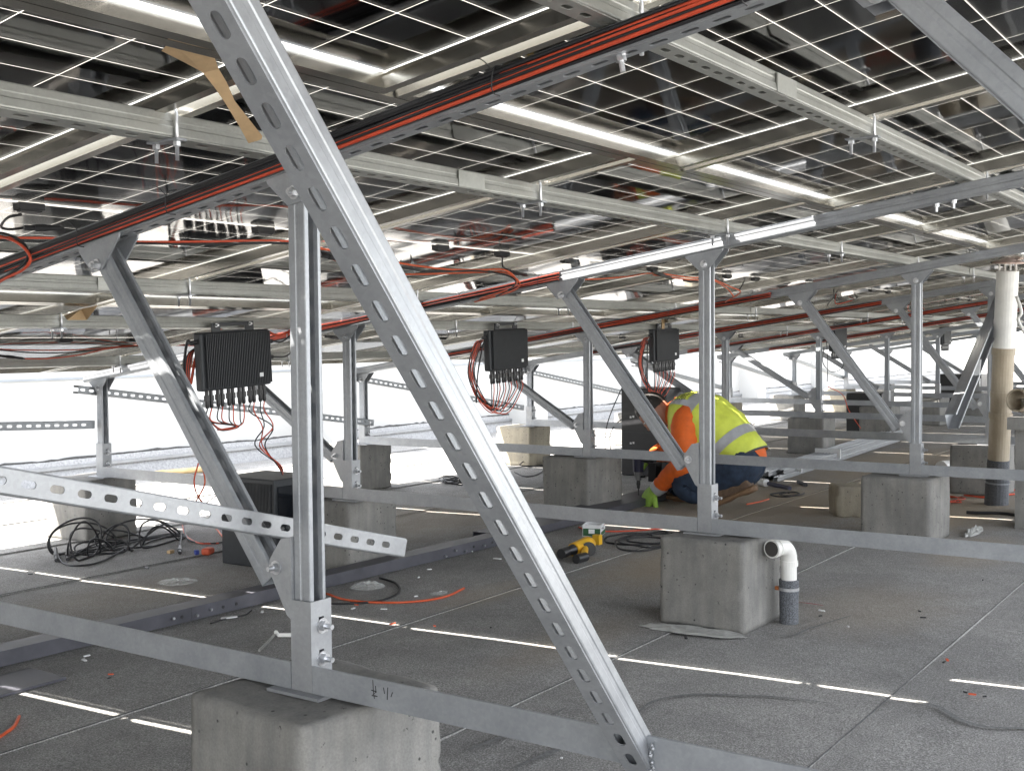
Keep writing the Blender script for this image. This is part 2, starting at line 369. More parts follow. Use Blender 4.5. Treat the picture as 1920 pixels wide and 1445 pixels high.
# rear parapet wall with piers and felt upstand
wall = thing('parapet_wall', (8, 5.95, 0), 'long white painted parapet wall behind the array with grey felt upstand', 'wall')
MB().boxa(-12, 27, 5.85, 6.1, 0, 1.25).build('wall_face', WALL, wall)
MB().boxa(-12, 27, 5.8, 6.15, 1.25, 1.31).build('coping', WALL, wall)
mb = MB(); vs = []; xs = np.arange(-12, 27, .12)
for x in xs:
    t = .165+.012*noise.noise((x*2, 0, 0))+.008*noise.noise((x*14, 0, 3))
    vs += [(x, 5.78, 0.0), (x, 5.82, .09), (x, 5.835, t-.03), (x, 5.849, t)]
mb.add(vs, [(4*i+j, 4*i+j+1, 4*i+j+5, 4*i+j+4) for i in range(len(xs)-1) for j in range(3)]); mb.build('felt_upstand', UPSTAND, wall)
MB().boxa(-12, 27, 5.805, 5.83, .1, .122).build('sealing_strip', GALVB, wall)
mb = MB(); vs = []
for x in np.arange(-12, 27, .05):
    t = .155+.014*noise.noise((x*3, 1, 0))+.012*noise.noise((x*22, 0, 3)); vs += [(x, 5.8485, .145), (x, 5.846, t+.02)]
mb.add(vs, [(2*i, 2*i+2, 2*i+3, 2*i+1) for i in range(len(vs)//2-1)]); mb.build('tar_edge', TAR, wall, kind='stuff')
for x in (5.9, 9.0, 12.1, 15.2, 18.3): MB().boxa(x-.16, x+.16, 5.55, 5.85, 0, 1.25).build('pier', WALL, wall)
MB().boxa(2.0, 14, 5.835, 5.85, .72, .735).build('conduit', PAINTED, wall)
far = MB().boxa(27, 27.3, -20, 6.2, 0, 1.6).build('parapet_wall', WALL); tag(far, 'white parapet wall closing the roof at the far right end', 'wall')
side = MB().boxa(-20, 27, -9.3, -9, 0, 1.3).build('parapet_wall', WALL); tag(side, 'white parapet wall on the open side of the roof, behind the camera', 'wall')

# ------------------------------------------------------------------ array geometry
Y1 = 2.035
def surf(y): return 1.43-.157*y if y < 0 else (1.43-.146*y if y < Y1 else 1.43-.146*Y1-.135*(y-Y1))
FX = [-.042, 2.075, 4.10, 5.95, 7.82, 9.7, 11.55, 13.4, 15.2]
def beamtop(i, y): return (1.345-.171*y) if i == 0 else (1.3525-.142*y if i == 1 else 1.347-.146*y)
ORD = ['nearest', 'second', 'third', 'fourth', 'fifth', 'sixth', 'seventh', 'eighth', 'ninth']

# one solar panel: local x along the row, y down the slope, z up (laminate at z = 0)
PW, PL = 1.102, 2.05; CW, CH = .181, .0912
def make_panel(loc, rot, cells):
    p = thing('solar_panel', loc, '', 'solar panel', 'solar panels of the roof array', rot)
    p['_o'] = (0, 0, 0)
    mb = MB(); t = .035
    for x0, x1, fx in ((0, .0018, .022), (PW-.0018, PW, PW-.022)):
        mb.boxa(x0, x1, 0, PL, -t, .003)
        mb.boxa(min(x0, fx), max(x1, fx), 0, PL, -t-.0018, -t)
        mb.boxa(min(x0, x0+(.007 if x0 < .5 else -.005)), max(x1, x1+(.005 if x0 < .5 else -.007)), .002, PL-.002, -.0045, -.003)
    for y0, y1, fy in ((0, .0018, .022), (PL-.0018, PL, PL-.022)):
        mb.boxa(.0019, PW-.0019, y0, y1, -t, .003)
        mb.boxa(.023, PW-.023, min(y0, fy), max(y1, fy), -t-.0018, -t)
    fr = mb.build('frame', ALU, p)
    g = MB(); g.add([(.002, .002, -.003), (PW-.002, .002, -.003), (PW-.002, PL-.002, -.003), (.002, PL-.002, -.003)], [(0, 3, 2, 1)]); g.build('glass_sheet', GLASS, p)
    mx = (PW-6*CW)/2; gap = .014; my = (PL-22*CH-gap)/2
    g = MB(); g.add([(mx-.001, my-.001, -.0009), (PW-mx+.001, my-.001, -.0009), (PW-mx+.001, PL-my+.001, -.0009), (mx-.001, PL-my+.001, -.0009)], [(0, 3, 2, 1)]); g.build('encapsulant', ENC, p)
    hw, hh = CW/2-.0011, CH/2-.001
    def cen(i, j): return (mx+(i+.5)*CW, my+(j+.5)*CH+(gap if j >= 11 else 0))
    c_ = .0016; shape = [(-hw+c_, -hh), (hw-c_, -hh), (hw, -hh+c_), (hw, hh-c_), (hw-c_, hh), (-hw+c_, hh), (-hw, hh-c_), (-hw, -hh+c_)]
    if cells == 'single':
        me = bpy.data.meshes.new('cell'); vs = [(x, y, z) for z in (-.0011, -.00098) for x, y in shape]
        me.from_pydata(vs, [], [tuple(range(7, -1, -1)), tuple(range(8, 16))]+[(i, (i+1) % 8, 8+(i+1) % 8, 8+i) for i in range(8)]); me.materials.append(CELL)
        for i in range(6):
            for j in range(22):
                o = bpy.data.objects.new('cell', me); COL.objects.link(o); o.parent = p; x, y = cen(i, j); o.location = (x, y, 0)
    else:
        m2 = MB()
        for i in range(6):
            for j in range(22): x, y = cen(i, j); m2.add([(x+a, y+b, -.00105) for a, b in shape], [tuple(range(7, -1, -1))])
        m2.build('cells', CELL, p, kind='stuff')
    yc = my+11*CH+gap/2
    for k, x in enumerate((.2, PW/2, PW-.2)):
        jb = MB().boxa(x-.032, x+.032, yc-.012, yc+.012, -.019, -.0035); jb.boxa(x-.026, x+.026, yc-.008, yc+.008, -.0225, -.019); j = jb.build('junction_box', BLK, p)
    return p
pA = pB = None
SINGLE = {('A', k) for k in (-1, 0, 1, 2, 3)} | {('B', k) for k in (-1, 0, 1, 2)} | {('C', k) for k in (0, 1)}
protoS = make_panel((0, 0, 5), None, 'single'); protoJ = make_panel((0, 0, 5), None, 'joined')
usedS = usedJ = False
kids = {}
for o in bpy.data.objects:
    if o.parent: kids.setdefault(o.parent.name, []).append(o)
def put_panel(proto, loc, rot, label, first):
    if first: r = proto
    else:
        r = proto.copy(); COL.objects.link(r)
        for c in kids[proto.name]: d = c.copy(); COL.objects.link(d); d.parent = r
    r.location = loc; r.rotation_euler = rot; r['label'] = label; return r
ROWN = {'A': 'high row', 'B': 'middle row', 'C': 'low row'}
for row, y0, sl, off in (('A', -2.05*math.cos(math.atan(.157))-.0005, .157, 0.), ('B', .0015, .146, -.25), ('C', Y1+.0, .135, -.25)):
    for k in range(-9, 15):
        key = (row, k); x = k*1.134+off+.016; z = surf(y0)+.0
        if row == 'A': z = 1.43-.157*y0
        lab = f'framed solar panel of the {ROWN[row]}, '
        if x+1.13 < -.6: lab += 'overhead beside the camera' if k > -3 else 'overhead behind the camera, out of view'
        else:
            n = k+1 if row == 'A' else k+1
            nm = ['first', 'second', 'third', 'fourth', 'fifth', 'sixth', 'seventh', 'eighth', 'ninth', 'tenth', 'eleventh', 'twelfth', 'thirteenth', 'fourteenth', 'fifteenth', 'sixteenth'][n]
            lab += f'{nm} from the camera end'
        if key in SINGLE: put_panel(protoS, (x, y0, z), (-math.atan(sl), 0, 0), lab, not usedS); usedS = True
        else: put_panel(protoJ, (x, y0, z), (-math.atan(sl), 0, 0), lab, not usedJ); usedJ = True

# purlins: strut channels running along the array under the panels
PUR = [(-1.79, 'topmost purlin high above the right edge'), (-.495, 'upper right galvanized purlin with slotted underside'), (.262, 'long galvanized purlin crossing above the cables from upper left'),
       (1.58, 'galvanized purlin under the middle row behind the near short brace'), (2.25, 'galvanized purlin that the black inverters hang from'), (3.44, 'lowest purlin at the edge next to the white wall')]
for y, lab in PUR:
    z = surf(y)-.035-.0205-.002
    th = thing('purlin', (0, y, z), lab, 'steel purlin', 'purlins under the panels')
    xs = [-10, -2.2, -.1+.7, 5.4, 11.2, 17.]
    for a, b in zip(xs[:-1], xs[1:]):
        near = a < 6
        o = strut((a, y+.0205, z), (b-.002, y+.0205, z), (0, .14, 1), slots=.05 if near else None, slotlen=.026, slotw=.011).build('channel', GALVP, th)
        if a < 3: solid(o, .002)
        mb = MB(); mb.boxa(b-.05, b+.05, y-.0035, y-.0005, z-.018, z+.018)
        if b < 17: mb.build('splice_plate', GALVP, th)
# U-bolt clamps where purlins cross panel joints
def clamp(x, y, label):
    z = surf(y)-.035-.0205-.002; yc = y+.0205
    th = thing('u_bolt_clamp', (x, yc, z), label, 'clamp', 'U-bolt clamps holding panels to the purlins')
    mb = MB(); mb.tube([(x, yc-.027, z-.058), (x, yc-.027, z+.02), (x, yc-.024, z+.03), (x, yc, z+.034), (x, yc+.024, z+.03), (x, yc+.027, z+.02), (x, yc+.027, z-.058)], .0036, 6, smooth=False)
    mb.build('u_rod', BOLT, th, smooth=True)
    MB().box((x, yc, z-.0235), (.022, .078, .004)).build('clamp_plate', GALV, th)
    for s in (-1, 1): MB().cyl((x, yc+s*.027, z-.034), (x, yc+s*.027, z-.026), .0068, 6).build('nut', BOLT, th)
    return th
first = {}
ck = 0
for y, lab in PUR[1:]:
    off = 0 if y < 0 else -.25
    for k in range(-1, 9):
        x = k*1.134+off
        if x < -.5: continue
        short = {-.495: 'upper right purlin', .262: 'long near purlin', 1.58: 'purlin behind the near brace', 2.25: 'inverter purlin', 3.44: 'lowest purlin by the wall'}[y]
        nm = ['first', 'second', 'third', 'fourth', 'fifth', 'sixth', 'seventh', 'eighth', 'ninth', 'tenth'][k if y < 0 or y > 1.5 else k]
        clamp(x, y, f'threaded U-bolt clamp on the {short}, {nm} from the camera end')

# ------------------------------------------------------------------ frames: beams, posts, braces, rails, blocks
for i, X in enumerate(FX):
    y0, y1 = (-2.1, 1.9 if i == 0 else 3.78)
    d = beamtop(i, y0)-.0205, beamtop(i, y1)-.0205
    th = thing('beam', (X, 0, beamtop(i, 0)), f'sloping grey channel beam of the {ORD[i]} frame, carrying the purlins' if i else 'nearest sloping channel beam with slotted underside and cables tied along it', 'steel beam', 'sloping beams')
    o = strut((X, y0, d[0]), (X, y1, d[1]), (0, .15, 1), slots=.05 if i < 2 else None, slotlen=.03, slotw=.011).build('channel', GALV if i < 5 else PAINTED, th)
    if i < 2: solid(o)
    if i == 0:
        mb = MB(); q = onX(1163, 118, X); zb = beamtop(0, q.y)-.041; bolt(mb, (X, q.y, zb), (0, -.17, -1), .0085, .016); mb.build('bolt', BOLT, th)
    if i == 1:
        mb = MB()
        for yy in (.15, .2): bolt(mb, (X-.005, yy-.6, beamtop(i, yy-.6)-.041), (0, 0, -1), .008, .015)
        mb.build('bolt', BOLT, th)

def block(cx, cy, h, rot, label, sx=.31, sy=.31, m=CONC, taper=.0, seed=0, z0=.0):
    n = 18; mb = MB(); idx = {}; vs = []; fs = []
    def vert(a, b, c):
        k = (a, b, c)
        if k in idx: return idx[k]
        p = Vector(((a/n-.5), (b/n-.5), (c/n-.5))); q = Vector((p.x*sx, p.y*sy, p.z*h))
        r = .011
        ex = [max(0, abs(q.x)-(sx/2-r)), max(0, abs(q.y)-(sy/2-r)), max(0, abs(q.z)-(h/2-r)) if q.z > 0 else 0]
        L = math.sqrt(sum(e*e for e in ex))
        if L > r:
            for ax in range(3):
                if ex[ax] > 0: q[ax] -= math.copysign(ex[ax]*(1-r/L), q[ax])
        w_ = noise.noise((q+V(seed*3.1, seed, 0))*9)*.004+noise.noise((q+V(seed, 0, 0))*40)*.0018
        ch = noise.noise((q+V(0, seed*2.7, 5))*26); edge = sum(1 for ax, s_ in enumerate((sx, sy, h)) if abs(abs(q[ax])-s_/2) < r*1.2)
        if edge >= 2 and ch > .2: w_ -= (ch-.2)*.022
        q += q.normalized()*w_
        t = 1+taper*(q.z/h); q.x *= t; q.y *= t
        idx[k] = len(vs); vs.append((q.x, q.y, q.z+h/2)); return idx[k]
    for a in range(n):
        for b in range(n):
            fs += [(vert(a, b, 0), vert(a, b+1, 0), vert(a+1, b+1, 0), vert(a+1, b, 0)), (vert(a, b, n), vert(a+1, b, n), vert(a+1, b+1, n), vert(a, b+1, n)),
                   (vert(a, 0, b), vert(a+1, 0, b), vert(a+1, 0, b+1), vert(a, 0, b+1)), (vert(a, n, b), vert(a, n, b+1), vert(a+1, n, b+1), vert(a+1, n, b)),
                   (vert(0, a, b), vert(0, a, b+1), vert(0, a+1, b+1), vert(0, a+1, b)), (vert(n, a, b), vert(n, a+1, b), vert(n, a+1, b+1), vert(n, a, b+1))]
    mb.add(vs, fs); o = mb.build('concrete_block', m, smooth=True); o.location = (cx, cy, z0); o.rotation_euler = (0, 0, rot)
    return tag(o, label, 'concrete block', 'concrete ballast blocks')

def post(i, X, Y, topz, base, label, detail=2, bracket=True):
    th = thing('post', (X, Y, base), label, 'steel post', 'upright posts')
    sl = .05 if detail == 2 else None
    o = strut((X, Y, base+.012), (X, Y, topz), (0, -1, 0), slots=sl, slotlen=.028, slotw=.013).build('channel', GALV if i < 4 else PAINTED, th)
    if detail == 2: solid(o)
    # sleeve shoe
    s = .024; hgt = .165 if i < 2 else .15
    mb = MB(); z0 = base+.006
    mb.boxa(X-s-.0025, X-s, Y-s, Y+s, z0, z0+hgt); mb.boxa(X+s, X+s+.0025, Y-s, Y+s, z0, z0+hgt); mb.boxa(X-s, X+s, Y+s, Y+s+.0025, z0, z0+hgt)
    sh = mb
    # front plate with two slots made from strips
    zz = [z0, z0+.05, z0+.075, z0+.11, z0+.135, z0+hgt]; yf0, yf1 = Y-s-.0028, Y-s
    for k in range(5):
        if k in (1, 3): sh.boxa(X-s-.0025, X-.0065, yf0, yf1, zz[k], zz[k+1]); sh.boxa(X+.0065, X+s+.0025, yf0, yf1, zz[k], zz[k+1])
        else: sh.boxa(X-s-.0025, X+s+.0025, yf0, yf1, zz[k], zz[k+1])
    sh.build('shoe', GALVB, th)
    MB().boxa(X-.045, X+.045, Y-.06, Y+.07, base, base+.0055).build('base_plate', GALVB, th)
    if detail >= 1:
        for zc in (z0+.058, z0+.118):
            mb = MB(); bolt(mb, (X+.002, yf0, zc), (0, -1, 0), .0098, .014); mb.build('bolt', BOLT, th)
    if bracket:
        sp = beam_slope[min(i, 2)]
        for sx_ in (-1, 1):
            xx = X+sx_*.0225
            def pt(dy, dz): return (xx, Y+dy, topz+dz-sp*dy)
            MB().prism([pt(-.07, .0), pt(.07, .0), pt(.068, -.008), pt(.017, -.06), pt(-.017, -.06), pt(-.068, -.008)], (1, 0, 0), .004).build('gusset', GALV, th)
        mb = MB(); bolt(mb, (X-.0245, Y, topz-.04), (-1, 0, 0), .009, .006); mb.build('bolt', BOLT, th)
    return th
beam_slope = [.171, .143, .146]
def brace(i, X, top, bot, label, detail=2):
    th = thing('brace', (X, bot[0], bot[1]), label, 'steel brace', 'diagonal braces of the frames')
    p0 = V(X, *top); p1 = V(X, *bot); d = (p1-p0).normalized(); opn = V(0, d.z, -d.y)
    if opn.y > 0: opn = -opn
    o = strut(p0, p1, opn, slots=.05 if detail == 2 else None, slotlen=.03, slotw=.013).build('channel', GALV, th)
    if detail == 2: solid(o)
    if i > 4: return th
    # upper gussets under the beam
    sp = beam_slope[min(i, 2)]; bz = beamtop(i, top[0])-.041
    for sx_ in (-1, 1):
        xx = X+sx_*.0225
        def pt(dy, dz): return (xx, top[0]+dy, bz+dz-sp*dy)
        MB().prism([pt(-.075, .0), pt(.062, .0), pt(.06, -.01), pt(.017, -.062), pt(-.017, -.062), pt(-.072, -.008)], (1, 0, 0), .004).build('gusset', GALV, th)
    mb = MB(); bolt(mb, (X-.0245, top[0]-.0, bz-.05), (-1, 0, 0), .009, .006); mb.build('bolt', BOLT, th)
    # lower gusset against the post
    yp = bot[2] if len(bot) > 2 else None
    return th
def lower_gusset(th, X, ypost, z, s=1.):
    xx = X-.024
    y = ypost+.0215
    poly = [(xx, y, z+.085*s), (xx, y+.03*s, z+.078*s), (xx, y+.066*s, z+.03*s), (xx, y+.066*s, z+.005*s), (xx, y+.015*s, z-.085*s), (xx, y, z-.095*s)]
    MB().prism(poly, (1, 0, 0), .004).build('gusset', GALVB, th)
    MB().boxa(X-.024, X+.016, y-.001, y+.003, z-.09*s, z+.085*s).build('flange', GALVB, th)
    mb = MB(); bolt(mb, (xx-.002, y+.045*s, z+.015*s), (-1, 0, 0), .009, .01); mb.build('bolt', BOLT, th)

BASE = [.327, .3, .303, .302, .3, .3, .3, .3, .3]
YT = [.164, .357, .21, .27, .26, .25, .25, .25, .25]; YM = [1.95, 1.99, 2.03, 2.02, 2.02, 2.02, 2.02, 2.02, 2.02]; YS = [3.6, 3.655, 3.72, 3.65, 3.65, 3.65, 3.65, 3.65, 3.65]
TL = ['tall galvanized post standing nearest, in the left foreground on the big concrete block', 'tall galvanized post in front of the crouching worker', 'tall grey post right of centre beside the small loose block',
      'tall post half hidden behind the vent pipe', 'tall post of the fifth frame, right of the vent pipe', 'tall post of the sixth frame, right of the vent pipe', 'tall post of the seventh frame at the far right', 'tall post of the eighth frame at the far right', 'tall post of the ninth frame at the far right']
ML = ['middle post of the nearest frame beyond the left edge', 'middle post with white shoe left of the large slotted brace', 'middle post of the third frame, left of the black box by the worker', 'middle post just right of the worker\'s back, in the fourth frame',
      'middle post of the fifth frame between the two small inverters', 'middle post of the sixth frame with a white tape ring', 'middle post of the seventh frame, far back', 'middle post of the eighth frame, far back', 'middle post of the ninth frame, far back']
SL = ['short post of the nearest frame beyond the left edge', 'short slotted post at far left before the white wall', 'short post close behind the middle post of the second frame', 'short post left of centre below the second inverter',
      'short post of the fifth frame, left of the worker\'s head', 'short post of the sixth frame, against the white wall', 'short post of the seventh frame, against the white wall', 'short post of the eighth frame, against the white wall', 'short post of the ninth frame, against the white wall']
for i, X in enumerate(FX):
    for kind, Y, lab in (('H', -1.64 if i == 0 else -1.45, f'tall outer post of the {ORD[i]} frame beyond the right edge'), ('T', YT[i], TL[i]), ('M', YM[i], ML[i]), ('S', YS[i], SL[i])):
        if kind == 'H' and i > 2: continue
        if i == 0 and kind == 'S': continue
        top = beamtop(i, Y)-.0435
        det = 2 if i < 3 else (1 if i < 5 else 0)
        post(i, X, Y, top, BASE[i], lab, det)
    # braces
    if i < 8:
        ty, tz = YT[i]+.57, beamtop(i, YT[i]+.57)-.065
        b = brace(i, X, (ty, tz), (YT[i]+.088, .525), {0: 'near diagonal channel brace in the left foreground leaning to the tall post', 1: 'diagonal brace crossing in front of the worker\'s head and arm', 2: 'diagonal brace of the third frame leaning to the tall grey post', 3: 'diagonal brace of the fourth frame ending at the vent pipe'}.get(i, f'diagonal brace to the tall post of the {ORD[i]} frame'), 2 if i < 3 else 0)
        if i < 5: lower_gusset(b, X, YT[i], .54, .85)
        if i > 0:
            ty = YM[i]+.75; tz = beamtop(i, ty)-.065
            b = brace(i, X, (ty, tz), (YM[i]+.09, .475), {1: 'lower diagonal brace behind the near tall post, leaning to the middle post', 2: 'diagonal brace below the second inverter leaning to the third frame middle post'}.get(i, f'diagonal brace to the middle post of the {ORD[i]} frame'), 2 if i < 2 else 0)
            if i < 5: lower_gusset(b, X, YM[i], .47)
        else:
            ty = -.875 if i == 0 else -1.45+.62; b = brace(i, X, (ty, beamtop(i, ty)-.055), (-1.56, .71) if i == 0 else (-1.45+.075, .55), 'grey diagonal brace cut by the upper right corner of the photo', 2)
    # base rails
    z0 = BASE[i]+.006; ys = ([YS[i]] if i else [2.4])+([YM[i]])+[YT[i], -1.64 if i == 0 else -1.45, -2.1]
    rl = ['left', 'centre left', 'centre right', 'right']
    for k in range(len(ys)-1):
        a, b_ = ys[k+1]+.0265, ys[k]-.0275
        if k == 0 and i == 0: b_ = 2.6
        if k == len(ys)-2: a = -2.0
        if i > 2 and k == 3: continue
        mb = MB(); mb.boxa(X-.0265, X-.0225, a, b_, z0, z0+.05); mb.boxa(X-.0224, X+.02, a, b_, z0, z0+.004)
        names = {(0, 1): 'flat grey base rail running from the left edge to the near tall post', (0, 2): 'flat grey base rail with black pen marks in the foreground, right of the near post',
                 (1, 0): 'white base rail running from the far left short post', (1, 1): 'pale base rail between the middle post and the post before the worker', (1, 2): 'grey base rail running right over the block with the white elbow pipe'}
        o = mb.build('base_rail', GALV if i < 1 else (GALVB if i == 1 and k < 2 else GALV)); tag(o, names.get((i, k), f'{rl[k]} base rail of the {ORD[i]} frame'), 'steel rail', 'base rails joining the posts')
# weld drips on near rails and the pen marks
mr_ = [o for o in COL.objects if o.get('label', '').startswith('flat grey base rail with black pen')][0]
INK = mat('black_marker_ink', (.01, .01, .012), .6)
def stroke(pts, X):
    mb = MB(); q = [onX(x, y, X) for x, y in pts]; vs = []
    for k, p in enumerate(q):
        d = (q[min(k+1, len(q)-1)]-q[max(k-1, 0)]).normalized(); s = V(0, -d.z, d.y)*.0009; vs += [p+s, p-s]
    mb.add(vs, [(2*k, 2*k+1, 2*k+3, 2*k+2) for k in range(len(q)-1)]); return mb
XI = FX[0]-.0268
for st in ([(699, 1274), (700, 1295), (702, 1309)], [(704, 1285), (705, 1297)], [(696, 1293), (706, 1296)], [(706, 1296), (699, 1301), (708, 1305), (697, 1303)], [(719, 1288), (721, 1300)], [(727, 1288), (726, 1311)], [(736, 1297), (733, 1306)]):
    stroke(st, XI).build('pen_mark', INK, mr_)

# concrete blocks
block(-.02, .175, .326, -.12, 'large concrete block in the bottom left foreground under the near tall post', .33, .33, seed=1)
block(2.11, .325, .299, -.02, 'pitted concrete block with the white elbow pipe beside it', seed=2)
block(2.15, 2.09, .299, .0, 'stained concrete block behind the near tall post', seed=3)
block(4.13, .27, .302, -.03, 'dark pitted concrete block right of the small tan block', .33, .33, seed=4)
block(4.18, 2.12, .302, -.1, 'streaked concrete block left of the worker\'s glove', .33, .33, seed=5)
block(2.06, 3.74, .299, .05, 'concrete block under the short post at far left', seed=6)
block(4.2, 3.86, .302, .0, 'concrete block just behind the middle post of the second frame', seed=7)
for i in range(3, 9):
    nm = ORD[i]
    block(FX[i]+.05, YT[i]+.06, .3, random.uniform(-.1, .1), f'concrete block under the tall post of the {nm} frame', seed=10+i)
    block(FX[i]+.1, YM[i]+.1, .3, random.uniform(-.1, .1), {3: 'concrete block behind the worker\'s back'}.get(i, f'concrete block under the middle post of the {nm} frame'), seed=20+i)
    block(FX[i]+.05, YS[i]+.1, .3, random.uniform(-.1, .1), f'pale concrete block under the short post of the {nm} frame', m=CONCT if i % 2 else CONC, seed=30+i)
block(-.03, -1.6, .326, .0, 'concrete block under the outer post beyond the right edge, nearest frame', seed=41)
block(2.06, -1.4, .299, .0, 'concrete block under the outer post beyond the right edge, second frame', seed=42)
block(4.15, -1.4, .302, .0, 'concrete block under the outer post beyond the right edge, third frame', seed=43)
block(4.72, .68, .165, .55, 'small loose tan concrete block lying on the felt', .2, .3, m=CONCT, seed=44)

# ------------------------------------------------------------------ large slotted brace in front
ft = V(-.090, -.526, .3525); dv = V(-.619, .035, .785).normalized()
th = thing('slotted_brace', ft, 'large bright slotted channel brace crossing the whole foreground, welded to the rail', 'steel brace')
opn = V(.773, .174, .61)
# web sits on the measured line: shift the centre line by half the depth
o = strut(ft-dv*.0728+opn.normalized()*.022, ft+dv*1.4+opn.normalized()*.022, opn, w=.0435, d=.044, slots=.0485, s0=.0, slotlen=.0295, slotw=.0135).build('channel', GALVB, th); solid(o, .0025)
mb = MB(); 
for k in range(26):
    c = V(-.0665+random.uniform(-.006, .004), -.526-.024+random.uniform(-.005, .004), .33+k*.0019+random.uniform(-.002, .002)); r = random.uniform(.002, .0045)
    mb.tube([c-V(0, 0, r), c, c+V(0, 0, r)], lambda t, r=r: r*max(.25, math.sin(math.pi*t)), 6, smooth=False)
mb.build('weld_bead', GALVB, th, smooth=True)

# loose slotted strut between frames on the left, and the thin ones at the wall side
q0 = V(-.552, .244, .756); dd = V(.968, .01, -.252).normalized()
th = thing('slotted_strut', q0, 'white slotted channel running from the left edge behind the near post to a cut end', 'steel strut', 'slotted struts bracing frame to frame')
st_ = strut(q0-dd*.75+V(0, .0205, 0), q0+dd*.918+V(0, .0205, 0), (0, 1, 0), slots=.05, s0=.025-.0, slotlen=.026, slotw=.0125)
solid(st_.build('channel', GALVB, th))
for i in range(0, 7):
    Xa, Xb = FX[i], FX[i+1]; Y = YS[max(i, 1)]+.045
    a = V(Xa-.12, Y, .745); b = V(Xb+.05, Y, .44 if i else .5)
    if i == 0: a = V(Xa, Y, .66); b = V(Xb-.03, Y, .565)
    th = thing('slotted_strut', a, {0: 'thin slotted strut at the left edge ending on the short post', 1: 'thin slotted strut before the wall, running right from the far left short post', 2: 'thin slotted strut behind the large brace, left of the second inverter'}.get(i, f'thin slotted strut between the short posts of the {ORD[i]} and {ORD[i+1]} frames'), 'steel strut', 'slotted struts bracing frame to frame')
    strut(a, b, (0, 1, 0), slots=.05 if i < 4 else None, slotlen=.028, slotw=.0125).build('channel', GALV, th)
# spare brace hanging from the fourth frame toward the third
a = V(5.9, .19, 1.215); b = V(4.42, .125, .545)
th = thing('brace', a, 'loose channel brace leaning the other way beside the vent pipe, open end down', 'steel brace')
solid(strut(a, b, (.0, -1, .1), w=.085, d=.055).build('channel', GALVB, th))
m_ = a.lerp(b, .62); MB().box(m_, (.004, .062, .092), Matrix.Rotation(.42, 3, 'Y')).build('tape_band', WHITE, th)

# ------------------------------------------------------------------ cables
def cable(pts, r, m, label, cat='cable', group=None, n=6, name='cable'):
    mb = MB(); mb.tube(pts, r, n); o = mb.build(name, m, loc=pts[0], smooth=True); return tag(o, label, cat, group)
def bundle(i, ya, yb, n, label, sag=.0, r=.0034, ties=6, seed=1):
    rnd = random.Random(seed); X = FX[i]-.0205
    th = thing('cable_bundle', (X, ya, beamtop(i, ya)), label, 'cable bundle', 'cable bundles tied along the beams')
    reds = {3, 6, 8, 11} if n > 9 else {1, 4, 6}
    for k in range(n):
        red = k in reds; ph = rnd.uniform(0, 6); fr = rnd.uniform(4, 8); base = (k+.5)/n; layer = k % 3; pts = []
        m = 16
        for j in range(m+1):
            t = j/m; y = ya+(yb-ya)*t
            off = .1+.84*base+.07*math.sin(ph+t*fr)+.03*math.sin(t*19+ph)
            z = beamtop(i, y)-.006-.033*min(1.05, max(-.05, off))-sag*math.sin(math.pi*t)
            pts.append((X-.004-(.0095 if red else (.0105 if k % 3 == 1 else layer*.0048))-.002*math.sin(t*9+ph), y, z))
        MB().tube(pts, r*1.05 if red else r, 6).build('red_cable' if red else 'black_cable', REDCAB if red else BLKCAB, th, smooth=True)
    for k in range(ties):
        t = (k+.5+rnd.uniform(-.25, .25))/ties; y = ya+(yb-ya)*t; z = beamtop(i, y)
        mb = MB(); mb.tube([(X+.003, y, z+.003), (X-.021, y-.003, z-.004), (X-.024, y, z-.022), (X-.02, y+.002, z-.042), (X+.003, y+.004, z-.045)], .0011, 5)
        mb.tube([(X-.022, y, z-.01), (X-.035, y+.012, z+.006), (X-.034, y+.03, z+.008)], .0009, 4); mb.build('cable_tie', BLK, th, smooth=True)
    return th
bundle(0, -1.7, 1.75, 13, 'thick bundle of red and black cables tied along the nearest beam', seed=3, ties=9)
bundle(1, .93, 2.9, 8, 'red and black cables tied along the left half of the second beam', seed=5, ties=6)
bundle(2, .93, 3.0, 8, 'red and black cables tied along the third beam behind the worker\'s post', seed=8, ties=5)
bundle(3, .93, 3.1, 6, 'red and black cables tied along the fourth beam', seed=9, ties=4)
bundle(4, .5, 3.2, 6, 'red cable bundle along the fifth beam', seed=11, ties=3)
bundle(5, .3, 3.2, 5, 'red cable bundle along the sixth beam, far back', seed=12, ties=2)
def C(label, m, r, *pts, **k): return cable(list(pts), r, m, label, **k)
G1 = 'string cables hanging under the panels'
def under(x, y, h=.06):   # point on a plane h below the laminate of the middle row
    n = V(0, .146, 1).normalized(); d = ray(x, y); o = V(0, 0, 1.43)
    return CAM+d*((-(CAM-o).dot(n)-h)/d.dot(n))
def U(h, *p): return [under(x, y, h) for x, y in p]
C('red cable stretched left of the near post under the panels', REDCAB, .003, *U(.05, (-60, 446), (20, 446), (120, 447), (240, 453), (380, 453), (540, 452), (620, 470)), group=G1)
C('black cable stretched beside the red one under the panels', BLKCAB, .003, *U(.055, (-60, 449), (60, 452), (240, 456), (400, 458), (540, 457), (620, 478)), group=G1)
C('orange cable sweeping under the panels to the second beam, upper strand', ORCAB, .0032, *U(.06, (600, 466), (680, 478), (760, 495), (840, 505), (900, 506)), under(945, 506, .07), under(968, 524, .1), under(960, 540, .11), under(900, 560, .12), group=G1)
C('orange cable sweeping under the panels to the second beam, lower strand', ORCAB, .0032, *U(.06, (600, 478), (690, 507), (760, 514), (850, 512), (915, 510)), under(950, 512, .07), under(974, 530, .1), under(960, 546, .115), under(890, 566, .12), group=G1)
